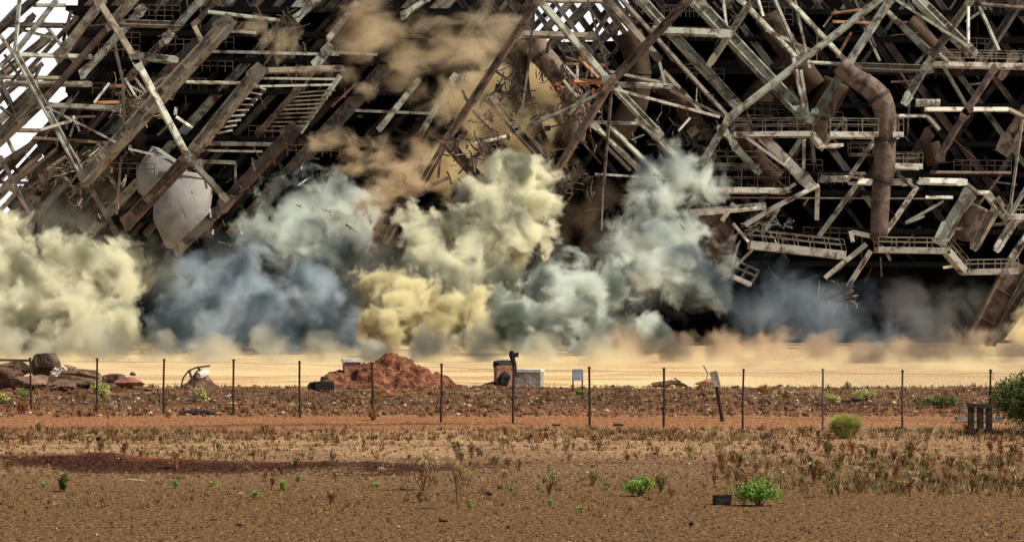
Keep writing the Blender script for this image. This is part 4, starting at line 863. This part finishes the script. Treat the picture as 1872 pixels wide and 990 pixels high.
cloud('golden dust cloud at the right edge of the frame', [(1885,630,206,55),(1935,580,210,70),(1850,660,200,30)], GOLD, 1.2, 1.2, .38, 1.0, 10)
cloud('tan dust drifting high behind the left girders', [(680,60,256,60),(740,85,257,60),(810,90,257,60),(870,100,257,60),(640,30,256,36),(910,50,262,60),(870,170,258,55),(760,150,258,52),(820,180,258,50)], TAN, .36, 3.0, .34, 3.4, 11, col2=(.6,.46,.28), stretch=(.75,1,1.1))
cloud('tan dust hanging behind the broken corner of the truss', [(850,200,266,50),(900,160,268,60),(940,240,268,65),(860,300,266,60),(990,160,270,60),(990,280,268,55),(800,320,262,52),(1010,220,270,50)], (.94,.80,.52), .8, 2.0, .28, 2.4, 12)
cloud('tan dust streaming off the end of the lowest girder', [(570,252,256,22),(610,256,256,28),(655,264,256,32),(700,280,256,36),(640,300,256,30),(745,320,255,50),(690,360,254,50),(780,280,256,46),(650,410,250,40)], TAN, .6, 2.0, .44, 2.0, 13, vox=.35, col2=(.55,.38,.24), stretch=(.7,1,1.1))
cloud('small tan dust puff above the middle girder', [(490,60,255,32),(520,78,255,28),(500,90,255,24),(450,48,256,18),(550,60,256,22)], TAN, .45, 1.4, .45, 1.5, 14, vox=.35)
cloud('thin tan dust trailing from the girder with the stair', [(560,135,258,18),(600,130,258,20),(635,136,258,24),(665,160,258,22)], TAN, .4, 1.0, .5, 1.2, 15, vox=.3, rate=.9)
cloud('dark grey smoke above the left dust cloud', [(80,400,246,50),(150,420,244,55),(220,440,242,52),(300,490,240,52),(30,370,250,34)], (.36,.35,.28), .3, 2.2, .28, 2.4, 16, col2=(.2,.2,.17), rate=.9)
cloud('dark brown smoke in the middle of the collapse', [(1060,400,250,60),(1100,360,252,40),(1020,450,248,55),(1110,470,246,50),(700,450,250,55),(660,480,246,50)], (.30,.22,.15), .22, 2.2, .28, 2.4, 19, col2=(.12,.1,.08), rate=.9)
cloud('brown dust along the foot of the right hand frame', [(1150,634,186,46),(1230,644,186,46),(1320,639,185,50),(1410,646,184,46),(1500,639,185,48),(1590,649,184,46),(1680,642,185,50),(1770,644,184,52),(1860,644,184,50)], (.84,.66,.46), .8, 1.1, .42, .9, 17, vox=.35, rate=.12, col2=(.28,.24,.2))
def dust_layer(label, x0, x1, y0, y1, zt, col, dens, H0, H1, rate, seed, col2):
    org = Vector(((x0+x1)/2, (y0+y1)/2, 0)); nx, ny = 160, 24
    X, Y = np.meshgrid(np.linspace(x0, x1, nx), np.linspace(y0, y1, ny)); p = np.stack([X.ravel(), Y.ravel(), X.ravel()*0+seed], 1)
    edge = np.minimum(1, np.minimum((Y-y0), (y1-Y))/8.).ravel()
    z = .15+(zt*(.75+.35*np.abs(fbm(p*.3, 3, seed)))*np.sqrt(np.clip(edge, 0, 1)))
    top = np.stack([p[:, 0]-org.x, p[:, 1]-org.y, z], 1); bot = top.copy(); bot[:, 2] = .06
    n = nx*ny; idx = np.arange(n).reshape(ny, nx); f = []
    for j in range(ny-1):
        for i in range(nx-1):
            f.append((idx[j, i], idx[j, i+1], idx[j+1, i+1], idx[j+1, i])); f.append((n+idx[j, i], n+idx[j+1, i], n+idx[j+1, i+1], n+idx[j, i+1]))
    rim = list(idx[0, :])+list(idx[1:, -1])+list(idx[-1, -2::-1])+list(idx[-2:0:-1, 0])
    for k in range(len(rim)):
        a = rim[k]; b = rim[(k+1) % len(rim)]; f.append((a, n+a, n+b, b))
    me = bpy.data.meshes.new('dust_layer'); me.from_pydata(np.concatenate([top, bot]).tolist(), [], [tuple(int(q) for q in t) for t in f]); me.update()
    o = bpy.data.objects.new('dust_cloud', me); C.objects.link(o); o.location = org
    m = bpy.data.materials.new('low rolling dust'); m.use_nodes = True; nt = m.node_tree; nt.nodes.clear(); lk = nt.links.new
    out = N(nt, 'ShaderNodeOutputMaterial'); v = N(nt, 'ShaderNodeVolumePrincipled'); g = N(nt, 'ShaderNodeTexCoord')
    n1 = N(nt, 'ShaderNodeTexNoise'); n1.inputs['Scale'].default_value = .22; n1.inputs['Detail'].default_value = 5; n1.inputs['Roughness'].default_value = .6; lk(g.outputs['Object'], n1.inputs['Vector'])
    sp = N(nt, 'ShaderNodeSeparateXYZ'); lk(g.outputs['Object'], sp.inputs[0])
    h = N(nt, 'ShaderNodeMapRange', clamp=False); lk(n1.outputs[0], h.inputs[0]); h.inputs[1].default_value = .35; h.inputs[2].default_value = .68; h.inputs[3].default_value = H0; h.inputs[4].default_value = H1
    d = N(nt, 'ShaderNodeMath', operation='SUBTRACT'); lk(h.outputs[0], d.inputs[0]); lk(sp.outputs['Z'], d.inputs[1])
    mr = N(nt, 'ShaderNodeMapRange'); lk(d.outputs[0], mr.inputs[0]); mr.inputs[1].default_value = 0; mr.inputs[2].default_value = 1.2; mr.inputs[4].default_value = dens
    lk(mr.outputs[0], v.inputs['Density'])
    lk(ramp(nt, n1.outputs[0], [(.38, col2), (.58, col)]), v.inputs['Color'])
    lk(v.outputs[0], out.inputs['Volume']); m.cycles.volume_step_rate = rate; me.materials.append(m)
    tag(o, label, 'dust cloud', kind='stuff')
dust_layer('low golden dust rolling along the ground in front of the plumes', -46, 46, 156, 203, 3.2, GOLD, .30, -1.2, 1.5, .035, 3, (.95, .74, .42))

cloud('small pale grey puff around the hanging hopper', [(335,400,259.5,34),(318,430,259.5,26),(350,375,259.5,22),(365,420,259,24)], (.8,.84,.84), .55, 1.6, .4, 2.4, 31)
cloud('thin brown dust inside the left girders', [(180,300,258,50),(240,240,262,46),(130,340,256,46),(80,310,260,50),(200,360,256,40)], (.62,.5,.34), .07, 2.0, .3, 3, 32, rate=.9)

cloud('thin grey green smoke veiling the space between the dust columns', [(420,500,240,80),(540,520,240,80),(640,540,236,80),(700,480,240,60),(330,520,236,60),(1000,500,240,60),(1120,470,242,70),(1180,560,238,60),(650,620,222,50)], (.55,.62,.56), .16, 2.6, .28, 3.0, 33, col2=(.2,.24,.24), rate=.9)
cloud('dark blue haze under the right hand walkways', [(1360,560,246,60),(1420,520,250,60),(1510,560,246,66),(1600,570,246,60),(1690,590,244,60),(1480,620,232,46),(1570,630,232,42),(1380,630,226,40)], (.30,.40,.50), .16, 2.6, .26, 3.2, 34, col2=(.10,.13,.17), rate=.9)
cloud('soft grey smoke spilling down to the ground at the plume feet', [(-10,644,186,50),(90,649,185,48),(190,639,186,52),(290,644,186,50),(390,649,185,48),(490,642,186,50),(590,648,185,50),(690,649,185,46),(790,644,186,46),(890,644,186,50),(990,649,185,48),(1080,646,186,48)], (.78,.76,.62), .8, 1.1, .42, .9, 35, col2=(.26,.27,.25), vox=.4, rate=.12)
